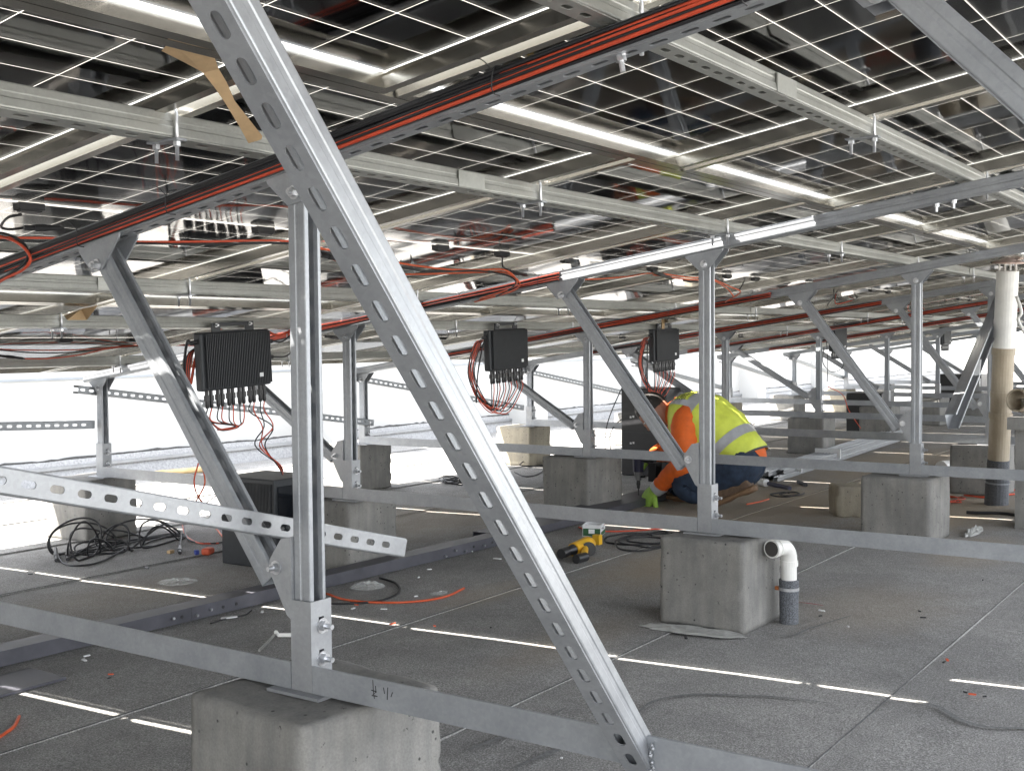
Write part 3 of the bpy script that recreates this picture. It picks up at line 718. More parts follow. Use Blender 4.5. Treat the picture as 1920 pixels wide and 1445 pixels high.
C('black cable following the orange ones to the second beam', BLKCAB, .0032, *U(.065, (600, 470), (700, 492), (800, 508), (900, 508)), under(955, 518, .08), under(966, 534, .105), under(930, 556, .12), group=G1)
C('orange cable crossing behind the second beam', ORCAB, .003, *U(.08, (1060, 524), (1120, 523), (1180, 518), (1225, 512), (1290, 520), (1330, 522)), under(1370, 538, .1), under(1388, 548, .12), under(1360, 566, .14), group=G1)
C('thin orange cable right of the second tall post', ORCAB, .003, *U(.08, (1225, 515), (1290, 524), (1335, 526), (1362, 540)), under(1376, 556, .12), group=G1)
C('looped cable at the left edge curling below the beam, red', REDCAB, .0034, *[onX(x, y, -.085) for x, y in ((-30, 440), (10, 446), (40, 460), (57, 484), (44, 505), (10, 522), (-30, 545))], group=G1)
C('looped cable at the left edge curling below the beam, black', BLKCAB, .0034, *[onX(x, y, -.08) for x, y in ((-30, 434), (15, 440), (45, 458), (52, 482), (36, 502), (0, 524), (-30, 540))], group=G1)
C('red cable drooping below the lowest purlin on the left, upper', REDCAB, .003, *[onY(x, y, 3.3) for x, y in ((-40, 653), (40, 656), (130, 656), (200, 652), (260, 647), (380, 648))], group=G1)
C('black cable drooping below the lowest purlin on the left', BLKCAB, .003, *[onY(x, y, 3.28) for x, y in ((-40, 652), (60, 661), (140, 660), (220, 652), (300, 646))], group=G1)
C('red cable drooping below the lowest purlin on the left, lower', REDCAB, .003, *[onY(x, y, 3.26) for x, y in ((30, 672), (90, 672), (150, 665), (210, 652), (280, 646))], group=G1)
def connector(p0, p1, label, r=.008):
    p0 = Vector(p0); p1 = Vector(p1); th = thing('cable_connector', p0, label, 'cable connector', 'plug connectors on the cables'); d = p1-p0
    MB().cyl(p0, p0+d*.3, r*.75, 8).cyl(p0+d*.3, p0+d*.62, r, 8).build('socket', BLK, th, smooth=False)
    MB().cyl(p0+d*.62, p1, r*.8, 8).cyl(p1, p1+d*.12, r*.4, 8).build('plug', BLK, th)
    return th
connector(under(45, 427, .05), under(112, 427, .05), 'black plug connector above the cables at the left edge')
connector(onY(0, 667, 3.26), onY(42, 672, 3.26), 'black plug connector on the lower red cable at far left')
connector(under(600, 478, .06), under(650, 488, .065), 'black plug connector just right of the near tall post')
connector(under(950, 508, .07), under(985, 515, .07), 'black plug connector where orange cables bend to the second beam')
connector(under(1222, 508, .08), under(1258, 522, .09), 'black plug connector beneath the second beam')
connector(under(1282, 525, .08), under(1306, 528, .08), 'black plug connector left of the second tall post')
connector(under(610, 630, .1), under(640, 635, .1), 'black plug connector left of the middle post')
C('black looped lead at the upper left corner of the cables', BLKCAB, .0032, *U(.04, (40, 402), (15, 408), (2, 425), (18, 430), (45, 427)), group=G1)
C('short black lead from a junction box to the second beam', BLKCAB, .0028, under(942, 482, .02), under(943, 500, .05), under(960, 508, .07), group=G1)
C('black lead curving over the second beam', BLKCAB, .0028, under(1168, 490, .02), under(1165, 503, .05), under(1130, 505, .06), under(1105, 515, .07), group=G1)
C('thin black lead right of the second tall post', BLKCAB, .0026, under(1396, 520, .03), under(1394, 530, .06), under(1385, 545, .1), group=G1)
C('looped black cable under the fourth beam', BLKCAB, .0028, *U(.07, (1570, 545), (1560, 560), (1552, 572), (1562, 578), (1575, 565), (1568, 552)), group=G1)
rnd = random.Random(21)
xs_ = sorted(rnd.uniform(4.2, 11) for _ in range(12)); ords = ['nearest', 'second', 'third', 'fourth', 'fifth', 'sixth', 'seventh', 'eighth', 'ninth', 'tenth', 'eleventh', 'farthest']
for k in range(12):   # leads dangling under far panels
    x = xs_[k]; y = rnd.choice([1.05, 1.3, 3.0, 2.7])+rnd.uniform(-.1, .1); z = surf(y)-.05; L = rnd.uniform(.15, .45)
    col = rnd.choice([BLKCAB, BLKCAB, REDCAB]); 
    C('thin %s lead drooping under the far panels, %s of twelve from the camera' % ('red' if col is REDCAB else 'black', ords[k]), col, .0028, (x, y, z+.03), (x+L*.3, y+.03, z-.03), (x+L*.6, y-.05, z-.04*rnd.random()), (x+L, y+.02, z+.02), group='thin leads drooping under the far panels')

# ------------------------------------------------------------------ inverters
def inverter(px, pyt, W, H, Y, tilt, label, ncab, near):
    P = onY(px, pyt, Y); x0, z1 = P.x, P.z
    th = thing('inverter', (x0+W/2, Y, z1), label, 'inverter', 'black microinverters hanging under the array', (0, tilt, 0)); org = Vector(th['_o']); th['_o'] = (0, 0, 0)
    D = .042
    o = MB().boxa(-W/2, W/2, 0, D, -H, 0).build('body', INV, th); bv = o.modifiers.new('bevel', 'BEVEL'); bv.width = .009; bv.segments = 3; bv.limit_method = 'ANGLE'
    mb = MB(); n = 38
    for k in range(n):
        x = -W/2+.022+(W-.032)*k/(n-1); mb.boxa(x-.0018, x+.0018, -.012, .002, -H+.01, -.006)
    mb.build('cooling_fins', INV, th, kind='stuff')
    mb = MB(); mb.boxa(-W*.3, -W*.18, .012, .018, .0, .036); mb.boxa(W*.18, W*.3, .012, .018, 0, .036); mb.boxa(-W*.18, W*.18, .012, .018, .021, .036); mb.boxa(-W*.18, W*.18, .012, .018, 0, .005); mb.build('mounting_bracket', INV, th)
    for sx_ in (-W*.24, W*.24): mb = MB(); bolt(mb, (sx_, .012, .026), (0, -1, 0), .005, .004); mb.build('screw', BOLT, th)
    MB().boxa(W*.29, W*.29+.02, -.0135, -.0122, -H*.84, -H*.84+.016).build('maker_plate', WHITE, th)
    for k in range(6):
        x = -W/2+.045+(W-.085)*k/5
        for s in (-.0105, .0105):
            mb = MB(); c = x+s; mb.cyl((c, .02, -H+.002), (c, .02, -H-.018), .0075, 8); mb.boxa(c-.0075, c+.0075, .011, .029, -H-.04, -H-.018); mb.cyl((c, .02, -H-.04), (c, .02, -H-.055), .008, 8); mb.cyl((c, .02, -H-.055), (c, .02, -H-.068), .009, 8, .0065)
            mb.build('plug', BLK, th)
    for s, zz in ((1, -.05), (1, -.115), (-1, -.035)):
        MB().cyl((s*W/2, .02, zz), (s*(W/2+.03), .02, zz-.003), .009, 8).build('cable_gland', BLK, th)
    th['_o'] = tuple(org)
    M = Matrix.Translation(org) @ Matrix.Rotation(tilt, 4, 'Y')
    ends = [M @ V(-W/2+.045+(W-.085)*(k//2)/5+(-.0105 if k % 2 == 0 else .0105), .02, -H-.068) for k in range(12)]
    return th, ends, M
i1, e1, M1 = inverter(374, 620, .365, .228, 2.2, -.05, 'large black ribbed inverter hanging left of the near tall post', 6, True)
i2, e2, M2 = inverter(917, 617, .35, .215, 2.2, -.04, 'black inverter hanging in the centre, right of the large slotted brace', 6, True)
i3, e3, M3 = inverter(1226, 616, .35, .215, 2.2, -.03, 'black inverter hanging above the worker\'s head', 6, True)
i4, e4, M4 = inverter(1562, 614, .35, .215, 2.2, 0, 'small far inverter right of the second tall post', 6, False)
i5, e5, M5 = inverter(1768, 612, .35, .215, 2.2, 0, 'tiny far inverter right of the third tall post', 6, False)
G2 = 'leads hanging from the inverter plugs'
nn = ['leftmost', 'second', 'third', 'fourth', 'fifth', 'sixth']
for inv_, ends, nm, dx in ((0, e1, 'large left inverter', .09), (1, e2, 'centre inverter', .0), (2, e3, 'inverter above the worker', 0.)):
    for k in range(12):
        red = k % 2 == 1; e = ends[k]; a = V(0, 0, -1)
        if inv_ == 0 and k >= 8:      # drop to the black power box
            j = onY(470+ (k-8)*3, 850, 2.3); z_ = onY(520+(k-8)*2, 872, 2.3); tgt = onY(530, 890, 2.3)
            side_ = onY(500-12*math.cos(k*2), 800, 2.2); lo = onY(488+10*math.sin(k*1.7), 835, 2.28)
            pts = [e, e-V(0, 0, .04), side_, lo, z_, tgt]
        elif inv_ == 0:
            t = k/8
            pts = [e, e-V(0, 0, .05+.02*t), onY(440+6*math.sin(k)+t*12, 798+4*t, 2.21), onY(412, 806-k*.5, 2.22), onY(385, 775, 2.25), onY(352+k, 720, 2.27), onY(350+k*2, 670, 2.27), onY(368, 650, 2.26)]
            if k > 5: pts = [e, e-V(0, 0, .06), onY(450, 797, 2.21), onY(420, 804, 2.22), onY(408, 806, 2.22)]
        else:
            W_ = .35; x0 = ends[0].x; lx = x0-.08-.012*(k % 5); dep = .18+.02*(k % 4)+.004*k
            top = M2 if inv_ == 1 else M3; tp = top @ V(-W_/2-.01, .03, -.02)
            pts = [e, e-V(0, 0, .05), V((e.x+lx)/2+.05, e.y+.01, e.z-dep*.62), V(lx+.03, e.y+.02, e.z-dep*.35), V(lx-.03-.01*(k % 3), e.y+.03, e.z+.06), V(lx+.02, e.y+.03, e.z+.2), tp+V(0, .0, -.03)]
        C(f'{"red" if red else "black"} lead from the {nn[k//2]} plug pair of the {nm}', REDCAB if red else BLKCAB, .0028, *pts, group=G2)
C('thick black cable leaving the left side of the large inverter', BLKCAB, .0055, M1@V(-.21, .02, -.037), onY(352, 640, 2.22), onY(347, 665, 2.24), onY(346, 700, 2.27), onY(365, 800, 2.3), onY(372, 860, 2.3))
C('red cable pair entering behind the large inverter', REDCAB, .006, onY(358, 720, 2.27), onY(366, 675, 2.27), onY(376, 655, 2.28), onY(420, 612, 2.28), onY(480, 612, 2.28), onY(518, 628, 2.28), onY(545, 620, 2.3), group=G2)
C('black cable leaving the right side of the large inverter', BLKCAB, .0035, M1@V(.215, .02, -.05), onY(530, 640, 2.2), onY(560, 615, 2.2), onY(600, 600, 2.2))
C('black lead from the lower gland of the large inverter', BLKCAB, .0035, M1@V(.215, .02, -.118), onY(535, 668, 2.2), onY(552, 655, 2.2), onY(575, 640, 2.2))
C('red and black Y lead hanging beside the near brace, red strand', REDCAB, .0035, onY(372, 868, 2.4), onY(364, 905, 2.42), onY(378, 940, 2.45), onZ(410, 970, .02))
C('red and black Y lead hanging beside the near brace, second strand', ORCAB, .0035, onY(378, 868, 2.4), onY(384, 905, 2.42), onY(370, 935, 2.45), onZ(362, 952, .02))
C('thin black lead hanging under the fourth inverter', BLKCAB, .0035, onY(1550, 640, 2.2), onY(1552, 680, 2.2), onY(1551, 715, 2.2))
C('red lead dropping from the far connector to the black box', REDCAB, .004, onY(1553, 725, 2.2), onY(1580, 740, 2.2), onY(1592, 770, 2.2), onY(1614, 803, 2.2))
C('looped black and red lead by the fifth middle post', BLKCAB, .0035, onY(1545, 650, 2.2), onY(1543, 680, 2.2), onY(1560, 697, 2.2), onY(1580, 688, 2.2), onY(1580, 660, 2.2))
C('long black cable dropping past the left side of the centre inverter', BLKCAB, .004, M2@V(-.18, .02, -.035), onY(905, 650, 2.2), onY(896, 700, 2.22), onY(893, 755, 2.24))
C('thin black loop at the left of the centre inverter', BLKCAB, .002, onY(915, 625, 2.2), onY(890, 650, 2.2), onY(883, 690, 2.2), onY(890, 720, 2.2), onY(905, 755, 2.2))
C('black vertical cable beside the third inverter', BLKCAB, .004, M3@V(-.18, .02, -.035), onY(1214, 650, 2.2), onY(1214, 700, 2.2), onY(1214, 735, 2.2))
C('large black loop beside the black box left of the worker, outer', BLKCAB, .004, onY(1180, 700, 2.9), onY(1160, 740, 2.9), onY(1140, 790, 2.9), onY(1134, 830, 2.9), onY(1138, 852, 2.9))
C('large black loop beside the black box left of the worker, inner', BLKCAB, .004, onY(1190, 776, 2.9), onY(1160, 790, 2.9), onY(1144, 815, 2.9), onY(1146, 852, 2.9))

# ------------------------------------------------------------------ black power boxes
def powerbox(x0, x1, y0, y1, h, label, ribs=True, marks=False):
    th = thing('power_box', ((x0+x1)/2, (y0+y1)/2, 0), label, 'battery box', 'black battery boxes on the roof')
    o = MB().boxa(x0, x1, y0, y1, .0, h).build('case', BLK if not ribs else INV, th); b = o.modifiers.new('bevel', 'BEVEL'); b.width = .006; b.segments = 2
    if ribs:
        mb = MB(); n = int((y1-y0)/.0095)
        for k in range(n): y = y0+.02+(y1-y0-.04)*k/(n-1); mb.boxa(x0-.006, x0+.002, y-.0022, y+.0022, h*.5, h-.02)
        mb.build('cooling_fins', INV, th, kind='stuff')
        MB().boxa(x0+.02, x0+.2, y0-.004, y0, h-.17, h-.03).build('display', mat('dark_display_glass', (.012, .014, .018), .12), th)
        for k in range(3): MB().cyl((x0+.035+k*.04, y0-.001, h-.21), (x0+.035+k*.04, y0-.014, h-.21), .009, 12).build('knob', BOLT, th)
    else: MB().boxa(x0-.003, x0-.0005, y0+.01, y1-.01, h*.49, h*.5).build('joint_line', INV, th)
    if marks:
        for zc in (h*.66, h*.36):
            for q in ((0, .0), (.018, .004)): MB().boxa(x0-.0035, x0-.0028, y1-.085-q[0]*1.2, y1-.07-q[0]*1.2, zc+q[1], zc+.014+q[1]).build('white_mark', WHITE, th)
    return th
powerbox(1.9, 2.17, 2.27, 2.6, .385, 'black ribbed battery box with display and knobs behind the near tall post')
powerbox(5.72, 6.05, 2.36, 2.72, .62, 'tall black box with two white marks beside the worker\'s head', False, True)
powerbox(9.8, 10.2, 2.1, 2.45, .42, 'black box standing behind the third tall post\'s brace', False)
powerbox(13.5, 13.9, 2.0, 2.5, .5, 'far black box at the right, before the parapet', False)

# ------------------------------------------------------------------ pipes
P = onZ(1868, 945); th = thing('vent_pipe', P, 'tall stained cream vent pipe with conical cap and dark wrapped foot', 'vent pipe')
lean = V(.0, -.0, 1)
def up(z): return P+V(-.105*z/1.35, -.075*z/1.35, z)
mb = MB(); mb.cyl(up(.26), up(.86), .058, 24); mb.build('lower_pipe', PVCOLD, th, smooth=False)
mb = MB(); mb.cyl(up(.0), up(.13), .066, 22, .064).cyl(up(.13), up(.26), .063, 22, .06).build('felt_wrap', BITUM, th)
MB().cyl(up(.125), up(.133), .068, 22).build('band', PAINTED, th)
MB().cyl(up(.86), up(.9), .064, 24).cyl(up(.5), up(.53), .064, 24).cyl(up(.62), up(.65), .0625, 24).build('coupling', PVCOLD, th)
MB().cyl(up(.9), up(1.33), .059, 24).cyl(up(1.02), up(1.06), .062, 24).build('upper_pipe', PVC, th)
for k in range(4):
    a = k*math.pi/2+.5; c = up(1.33)+V(math.cos(a)*.045, math.sin(a)*.045, 0); MB().cyl(c, c+V(0, 0, .045), .005, 6).build('cap_strut', PVC, th)
MB().cyl(up(1.372), up(1.38), .088, 24).cyl(up(1.38), up(1.405), .088, 24, .01).build('cap', mat('pinkish_cap', (.62, .45, .38), .5), th)
# branch pipe with open end, right edge
P2 = onZ(1925, 985)
th = thing('drain_pipe', P2, 'white pipe cut by the right edge with an open tee mouth facing the camera', 'drain pipe')
c = onX(1906, 750, 5.1); dr = (V(-.9, .3, .1)).normalized(); mb = MB()
n = 24; a_ = dr.orthogonal().normalized(); b_ = dr.cross(a_); vs = []
for t, rr in ((0, .062), (0, .054), (.2, .054), (.2, .062)):
    for k in range(n): an = 2*math.pi*k/n; vs.append(c+dr*(-t)+(a_*math.cos(an)+b_*math.sin(an))*rr)
fs = []
for g in (0, 1): fs += [(g*n+k, g*n+(k+1) % n, (g+1)*n+(k+1) % n, (g+1)*n+k) for k in range(n)]
fs += [(k, 3*n+k, 3*n+(k+1) % n, (k+1) % n) for k in range(n)]
mb.add(vs, fs); mb.build('tee_mouth', PVCOLD, th, smooth=False)
c2 = c-dr*.16
MB().cyl((c2.x, c2.y, .0), (c2.x, c2.y, c2.z+.02), .055, 24).build('riser', PVC, th)
MB().cyl((c2.x, c2.y, .0), (c2.x, c2.y, .1), .06, 24).build('felt_wrap', BITUM, th)
pm = onX(1908, 798, 4.6)
o = MB().boxa(4.6, 4.95, pm.y-.3, pm.y+.05, .5, .56).boxa(4.65, 4.9, pm.y-.26, pm.y+.02, 0, .5).build('concrete_pedestal', CONC); tag(o, 'pale pedestal with a slab top cut by the right edge', 'pedestal')
for k, px_ in enumerate((1900, 1915)):
    q = onX(px_, 560, 5.0)
C('white flexible conduit at the right edge beside the vent pipe', PVC, .009, onX(1906, 555, 5.2), onX(1915, 585, 5.2), onX(1909, 600, 5.2), onX(1925, 630, 5.2), onX(1945, 660, 5.2))
# white elbow pipe beside the second block
E0 = onX(1436, 1030, 2.13); B0 = onZ(1473, 1166)+V(0, -.012, 0); r_ = .0275
th = thing('elbow_pipe', B0, 'white elbow pipe standing in a black felt collar beside the pitted block', 'drain pipe')
top = V(B0.x, B0.y, .235); mb = MB()
ex_ = B0.x-.1
ed_ = V(-.955, .2, 0).normalized(); ep = lambda t, z=.265: V(B0.x, B0.y, z)+ed_*t
pts = [ep(0, .2)]+[ep(.05*(1-math.cos(a)), .215+.05*math.sin(a)) for a in [k*math.pi/12 for k in range(7)]]+[ep(.1)]
mb.tube(pts, .0275, 20, smooth=False); mb.build('elbow', PVC, th, smooth=True)
MB().cyl(ep(.088), ep(.104), .0305, 20).cyl(ep(.072), ep(.077), .0295, 20).build('rim', PVC, th)
MB().cyl(ep(.1045), ep(.1052), .0255, 20).build('mouth_shade', mat('bore_shade', (.06, .055, .05), .8), th)  # flat dark disc on the capped end paints the shade of an open bore
MB().cyl((B0.x, B0.y, .195), (B0.x, B0.y, .213), .0305, 20).cyl((B0.x, B0.y, .14), (B0.x, B0.y, .2), .026, 20).build('socket', PVC, th)
mb = MB(); mb.tube([(B0.x, B0.y, z) for z in (0, .03, .08, .13, .148)], lambda t: .0325+.001*math.sin(t*20), 20, smooth=False); mb.build('felt_collar', BITUM, th)
MB().cyl((B0.x, B0.y, .112), (B0.x, B0.y, .122), .0345, 20).build('hose_clamp', BOLT, th)
MB().box((B0.x-.01, B0.y+.037, .117), (.014, .014, .012)).build('clamp_screw', mat('rusty_screw', (.3, .1, .03), .7), th)

# ------------------------------------------------------------------ things on the felt
th = thing('cable_tray', (2.4, 1.88, 0), 'long dark grey steel channel lying on the felt across the left and centre', 'steel channel')
def tray(x0, y0, x1, y1, w_, h, th, nm):
    d = V(x1-x0, y1-y0, 0).normalized(); s = V(-d.y, d.x, 0); a = V(x0, y0, .004); L = (V(x1, y1, 0)-V(x0, y0, 0)).length; mb = MB()
    def bx(l0, l1, s0, s1, z0, z1):
        vs = [a+d*l+s*q+V(0, 0, z) for l in (l0, l1) for q in (s0, s1) for z in (z0, z1)]; mb.add(vs, [(0, 1, 3, 2), (4, 6, 7, 5), (0, 4, 5, 1), (2, 3, 7, 6), (0, 2, 6, 4), (1, 5, 7, 3)])
    bx(0, L, 0, .003, 0, h); bx(0, L, 0.003, w_, h-.003, h); bx(0, L, w_-.003, w_, 0, h-.003); mb.build(nm, DARKTRAY, th); return a, d, s
tray(-.9, 1.93, 1.1, 1.855, .09, .047, th, 'channel')
tray(1.101, 1.855, 2.9, 1.80, .09, .047, th, 'channel')
for q in ((1.02, 1), (1.06, 0), (1.12, 1), (1.18, 1), (1.24, 0), (1.3, 0), (2.48, 1), (2.55, 1), (2.62, 1), (2.69, 0), (2.76, 1), (2.83, 0)):
    x = q[0]; y = 1.8575-(x-1.0)*.0303 if x < 1.9 else 1.811-(x-2.5)*.031
    if q[1]: mb = MB(); bolt(mb, (x, y, .024+.008*math.sin(x*50)), (0, -1, 0), .005, .003, False); mb.build('rivet', BOLT, th)
    else: MB().cyl((x, y+.0005, .026), (x, y-.0012, .026), .006, 10).build('hole_shade', BLK, th)  # black disc on the solid face paints the dark of an open hole
th = thing('drilled_tray', (3.7, 1.8, 0), 'dark grey steel tray on the felt that the worker is drilling', 'steel channel')
tray(2.95, 1.80, 4.75, 1.84, .2, .04, th, 'channel')
th = thing('steel_offcut', (.35, 1.75, 0), 'short dark steel plate lying at the left edge', 'steel offcut')
MB().boxa(-.2, .43, 1.6, 1.78, .004, .012).build('plate', DARKTRAY, th)
# aluminium channel bundle on the floor behind the worker
th = thing('rail_bundle', onZ(1560, 865), 'bundle of silver aluminium rails lying on the roof behind the worker', 'aluminium rails')
A = V(5.75, 1.62, .02); B = V(10.2, 1.92, .02)
for k in range(9):
    z = .018+.034*(k // 5); y_ = .036*(k % 5)+.018*(k // 5); e0 = rnd.uniform(0, .35); e1 = rnd.uniform(-1.6, 0) if k % 2 else 0; fan = ((k % 5)-2)*.03
    a = A+V(e0, y_, z-.02); b = B+V(e1, y_+fan, z-.02)
    strut(a, b, (0, 0, 1), w=.032, d=.032, lip=.007).build('rail', GALVB, th)
for t in (.12, .35): c = A.lerp(B, t)+V(.03, .05, .04); MB().box(c, (.02, .2, .075), rotz(.05)).build('tape_band', WHITE, th)

# coils of black cable
def coil(cx, cy, R, n, r, label, h=.12, seed=1, m=BLKCAB, ends=True, sq=1.):
    rd = random.Random(seed); pts = []
    for k in range(n*10):
        a = k/10*2*math.pi; rr = R*(.75+.25*rd.random()+.2*math.sin(k*.37)); dx = .35*R*math.sin(k*.13); 
        pts.append((cx+dx+rr*math.cos(a), cy+sq*rr*math.sin(a)+.2*R*math.cos(k*.11), r+h*(.5+.5*math.sin(a*1.0+k*.19))*abs(math.sin(k*.23))))
    mb = MB(); mb.tube(pts, r, 6); o = mb.build('cable_coil', m, loc=(cx, cy, 0), smooth=True); return tag(o, label, 'cable coil', 'cable coils on the roof')
# big coil at left standing loosely; built upright so the loops read
def upcoil(px0, px1, pyb, pyt, Yp, n, label, seed):
    rd = random.Random(seed); pts = []; N_ = n*12; z_ = lambda p: max(p.z, .006)
    for k in range(N_):
        t = k/N_; a = k/12*2*math.pi; cx_ = px0+(px1-px0)*(.15+.7*(.5+.5*math.sin(t*9+seed))); wx = (px1-px0)*(.2+.1*math.sin(k*.31)); hy = (pyb-pyt)*.5*(.75+.25*math.sin(k*.17)); cy_ = pyb-hy
        q = onY(cx_+wx*math.cos(a), cy_-hy*math.sin(a), Yp+.12*math.sin(a*.5+k*.05)); pts.append((q.x, q.y, z_(q)))
    mb = MB(); mb.tube(pts, .0045, 6); o = mb.build('cable_coil', BLKCAB, loc=onZ((px0+px1)/2, pyb), smooth=True); return tag(o, label, 'cable coil', 'cable coils on the roof')
upcoil(120, 345, 1060, 968, 3.3, 13, 'tangled coil of black cable on the felt at left', 4)
C('black cable tail running left from the tangled coil to a plug', BLKCAB, .0045, onZ(240, 1025, .006), onZ(190, 1052, .006), onZ(150, 1060, .006), onZ(120, 1056, .006), onZ(108, 1040, .02))
connector(onZ(106, 1050, .012), onZ(104, 1028, .02), 'black plug at the left end of the coil tail', .011)
connector(onZ(127, 1048, .012), onZ(127, 1030, .02), 'second black plug beside the coil tail end', .011)
connector(onZ(337, 1036, .012), onZ(337, 1024, .02), 'black plug at the right end of the coil', .011)
C('black cable arc right of the tangled coil', BLKCAB, .0045, onZ(245, 1030, .006), onY(280, 1000, 3.2), onY(310, 983, 3.2), onZ(338, 1000, .03), onZ(337, 1024, .01))
C('black cable curling behind the white slotted channel', BLKCAB, .004, onZ(345, 985, .03), onZ(352, 1010, .01), onZ(385, 1018, .01), onZ(420, 1015, .006), onZ(432, 1002, .01))
C('red cable curling behind the white slotted channel', REDCAB, .004, onZ(342, 985, .03), onZ(350, 1005, .01), onZ(375, 1018, .01), onZ(410, 1018, .006))
C('black leads crossing left of the battery box', BLKCAB, .004, onZ(365, 960, .03), onZ(390, 940, .03), onZ(412, 925, .06), onZ(440, 915, .1))
C('bright red cable running down past the battery box to the brace foot', ORCAB, .0045, onZ(405, 990, .03), onZ(430, 1020, .01), onZ(455, 1045, .006), onZ(490, 1070, .006))
coil(3.35, 1.28, .2, 4, .0045, 'flat coil of black cable behind the pitted block', .012, 3, sq=.7)
coil(4.75, 3.45, .11, 6, .0045, 'small dark coil of cable beside the large slotted brace', .05, 5)
C('black cable loop lying left of the streaked concrete block', BLKCAB, .0045, onZ(965, 885, .005), onZ(985, 893, .005), onZ(1010, 888, .005), onZ(1030, 868, .02), onZ(1000, 858, .05), onZ(975, 872, .02), onZ(1025, 872, .005), onZ(1045, 866, .005))
upcoil(1386, 1414, 800, 788, 3.7, 4, 'small coil of black cable just beyond the worker\'s vest', 9)
coil(5.25, 1.3, .12, 2, .0045, 'black cable loop lying right of the worker\'s boot', .004, 8, sq=.6)
C('short orange cable end beside the worker\'s boot', ORCAB, .0045, onZ(1400, 945, .005), onZ(1425, 940, .005), onZ(1442, 935, .005))
C('red cable lying under the battery carton', REDCAB, .0045, onZ(1085, 988, .005), onZ(1110, 995, .005), onZ(1180, 995, .005), onZ(1255, 989, .005))
C('curved orange cable on the felt in front of the dark channel', ORCAB, .0045, onZ(612, 1112, .006), onZ(650, 1124, .006), onZ(710, 1129, .006), onZ(780, 1127, .006), onZ(835, 1118, .006), onZ(870, 1102, .006))
C('curved black cable lying over the plastic bag', BLKCAB, .0045, onZ(608, 1131, .005), onZ(660, 1131, .005), onZ(715, 1125, .005), onZ(748, 1110, .005), onZ(742, 1093, .005), onZ(712, 1083, .005))
C('orange cable end at the bottom left corner', ORCAB, .0045, onZ(-30, 1400, .005), onZ(0, 1380, .005), onZ(25, 1362, .005), onZ(36, 1342, .005))
C('black cable trailing below the dark channel', BLKCAB, .003, onZ(395, 1168, .01), onZ(430, 1158, .005), onZ(460, 1152, .005), onZ(473, 1143, .02))
C('red cables on the felt behind the vent pipe, front strand', REDCAB, .006, onZ(1808, 928, .006), onZ(1850, 932, .006), onZ(1900, 926, .006), onZ(1960, 925, .006))
C('red cables on the felt behind the vent pipe, back strand', REDCAB, .006, onZ(1808, 922, .006), onZ(1860, 921, .006), onZ(1910, 918, .006), onZ(1960, 914, .006))
C('dark hose on the felt at the right edge', BLKCAB, .009, onZ(1812, 960, .009), onZ(1840, 961, .009), onZ(1880, 962, .009), onZ(1940, 970, .009))
coil(5.5, .42, .12, 3, .004, 'loops of red cable left of the vent pipe foot', .01, 18, m=REDCAB, sq=.7)

# plastic bags, paper, tape and scraps
def bag(pa, pb, label, m=BAG, seed=1, hgt=.018, ry=.06):
    a = Vector(pa); b = Vector(pb); c = (a+b)/2; L = (b-a).length/2; n = 18; vs = []
    d = (b-a).normalized(); s = V(-d.y, d.x, 0)
    for i in range(n+1):
        for j in range(n+1):
            u, v = i/n*2-1, j/n*2-1; uu = u*math.sqrt(1-v*v/2); vv = v*math.sqrt(1-u*u/2)
            e = max(0, 1-uu*uu-vv*vv); q = c+d*uu*L*(1+.25*noise.noise((vv*3+seed, uu, 0)))+s*vv*ry*(1+.3*noise.noise((uu*3, seed, vv)))
            z = .004+hgt*(e**.5)*(.35+abs(noise.noise((uu*4+seed, vv*4, seed)))+.5*abs(noise.noise((uu*6, vv*6+seed, seed)))); vs.append((q.x, q.y, z))
    mb = MB(); mb.add(vs, [(i*(n+1)+j, (i+1)*(n+1)+j, (i+1)*(n+1)+j+1, i*(n+1)+j+1) for i in range(n) for j in range(n)])
    return mb, c
mb, c = bag(onZ(295, 1095), onZ(370, 1092), 'x', seed=2); tag(mb.build('plastic_bag', BAG, loc=c), 'crumpled clear plastic bag lying on the sunlit line', 'plastic bag', 'clear plastic bags on the felt')
mb, c = bag(onZ(655, 1104), onZ(722, 1100), 'x', seed=5, hgt=.022, ry=.06); tag(mb.build('plastic_bag', BAG, loc=c), 'crumpled clear plastic bag in front of the dark channel', 'plastic bag', 'clear plastic bags on the felt')
mb, c = bag(onZ(806, 1116), onZ(842, 1112), 'x', seed=6, hgt=.008, ry=.03); tag(mb.build('plastic_bag', BAG, loc=c), 'small flat plastic sachet beside the orange cable end', 'plastic bag', 'clear plastic bags on the felt')
mb, c = bag(onZ(1205, 1174), onZ(1400, 1196), 'x', seed=9, hgt=.014, ry=.05); tag(mb.build('flat_sack', BAGGREY, loc=c), 'flattened dusty sack poking out from under the pitted block', 'sack')
mb, c = bag(onZ(1812, 1008), onZ(1838, 992), 'x', seed=12, hgt=.03, ry=.03); tag(mb.build('film_scrap', BAGGREY, loc=c), 'scrap of grey film beside the dark pitted block', 'plastic scrap')
o = MB(); P = onZ(1700, 950)
def scrap(px_, py_, w_, l_, m, label, cat, group, a=0., h=.003, name='scrap'):
    p = onZ(px_, py_); mb = MB(); M = rotz(a); k = .25
    mb.prism([p+M@V(*q, .006+h/2) for q in ((-l_, -w_*.8, 0)[:2], (l_*.8, -w_, 0)[:2], (l_, w_*k, 0)[:2], (l_*.7, w_, 0)[:2], (-l_*.9, w_*.7, 0)[:2])], (0, 0, 1), h)
    return tag(mb.build(name, m, loc=p), label, cat, group)
ORS = mat('orange_scrap', (.6, .1, .04), .6)
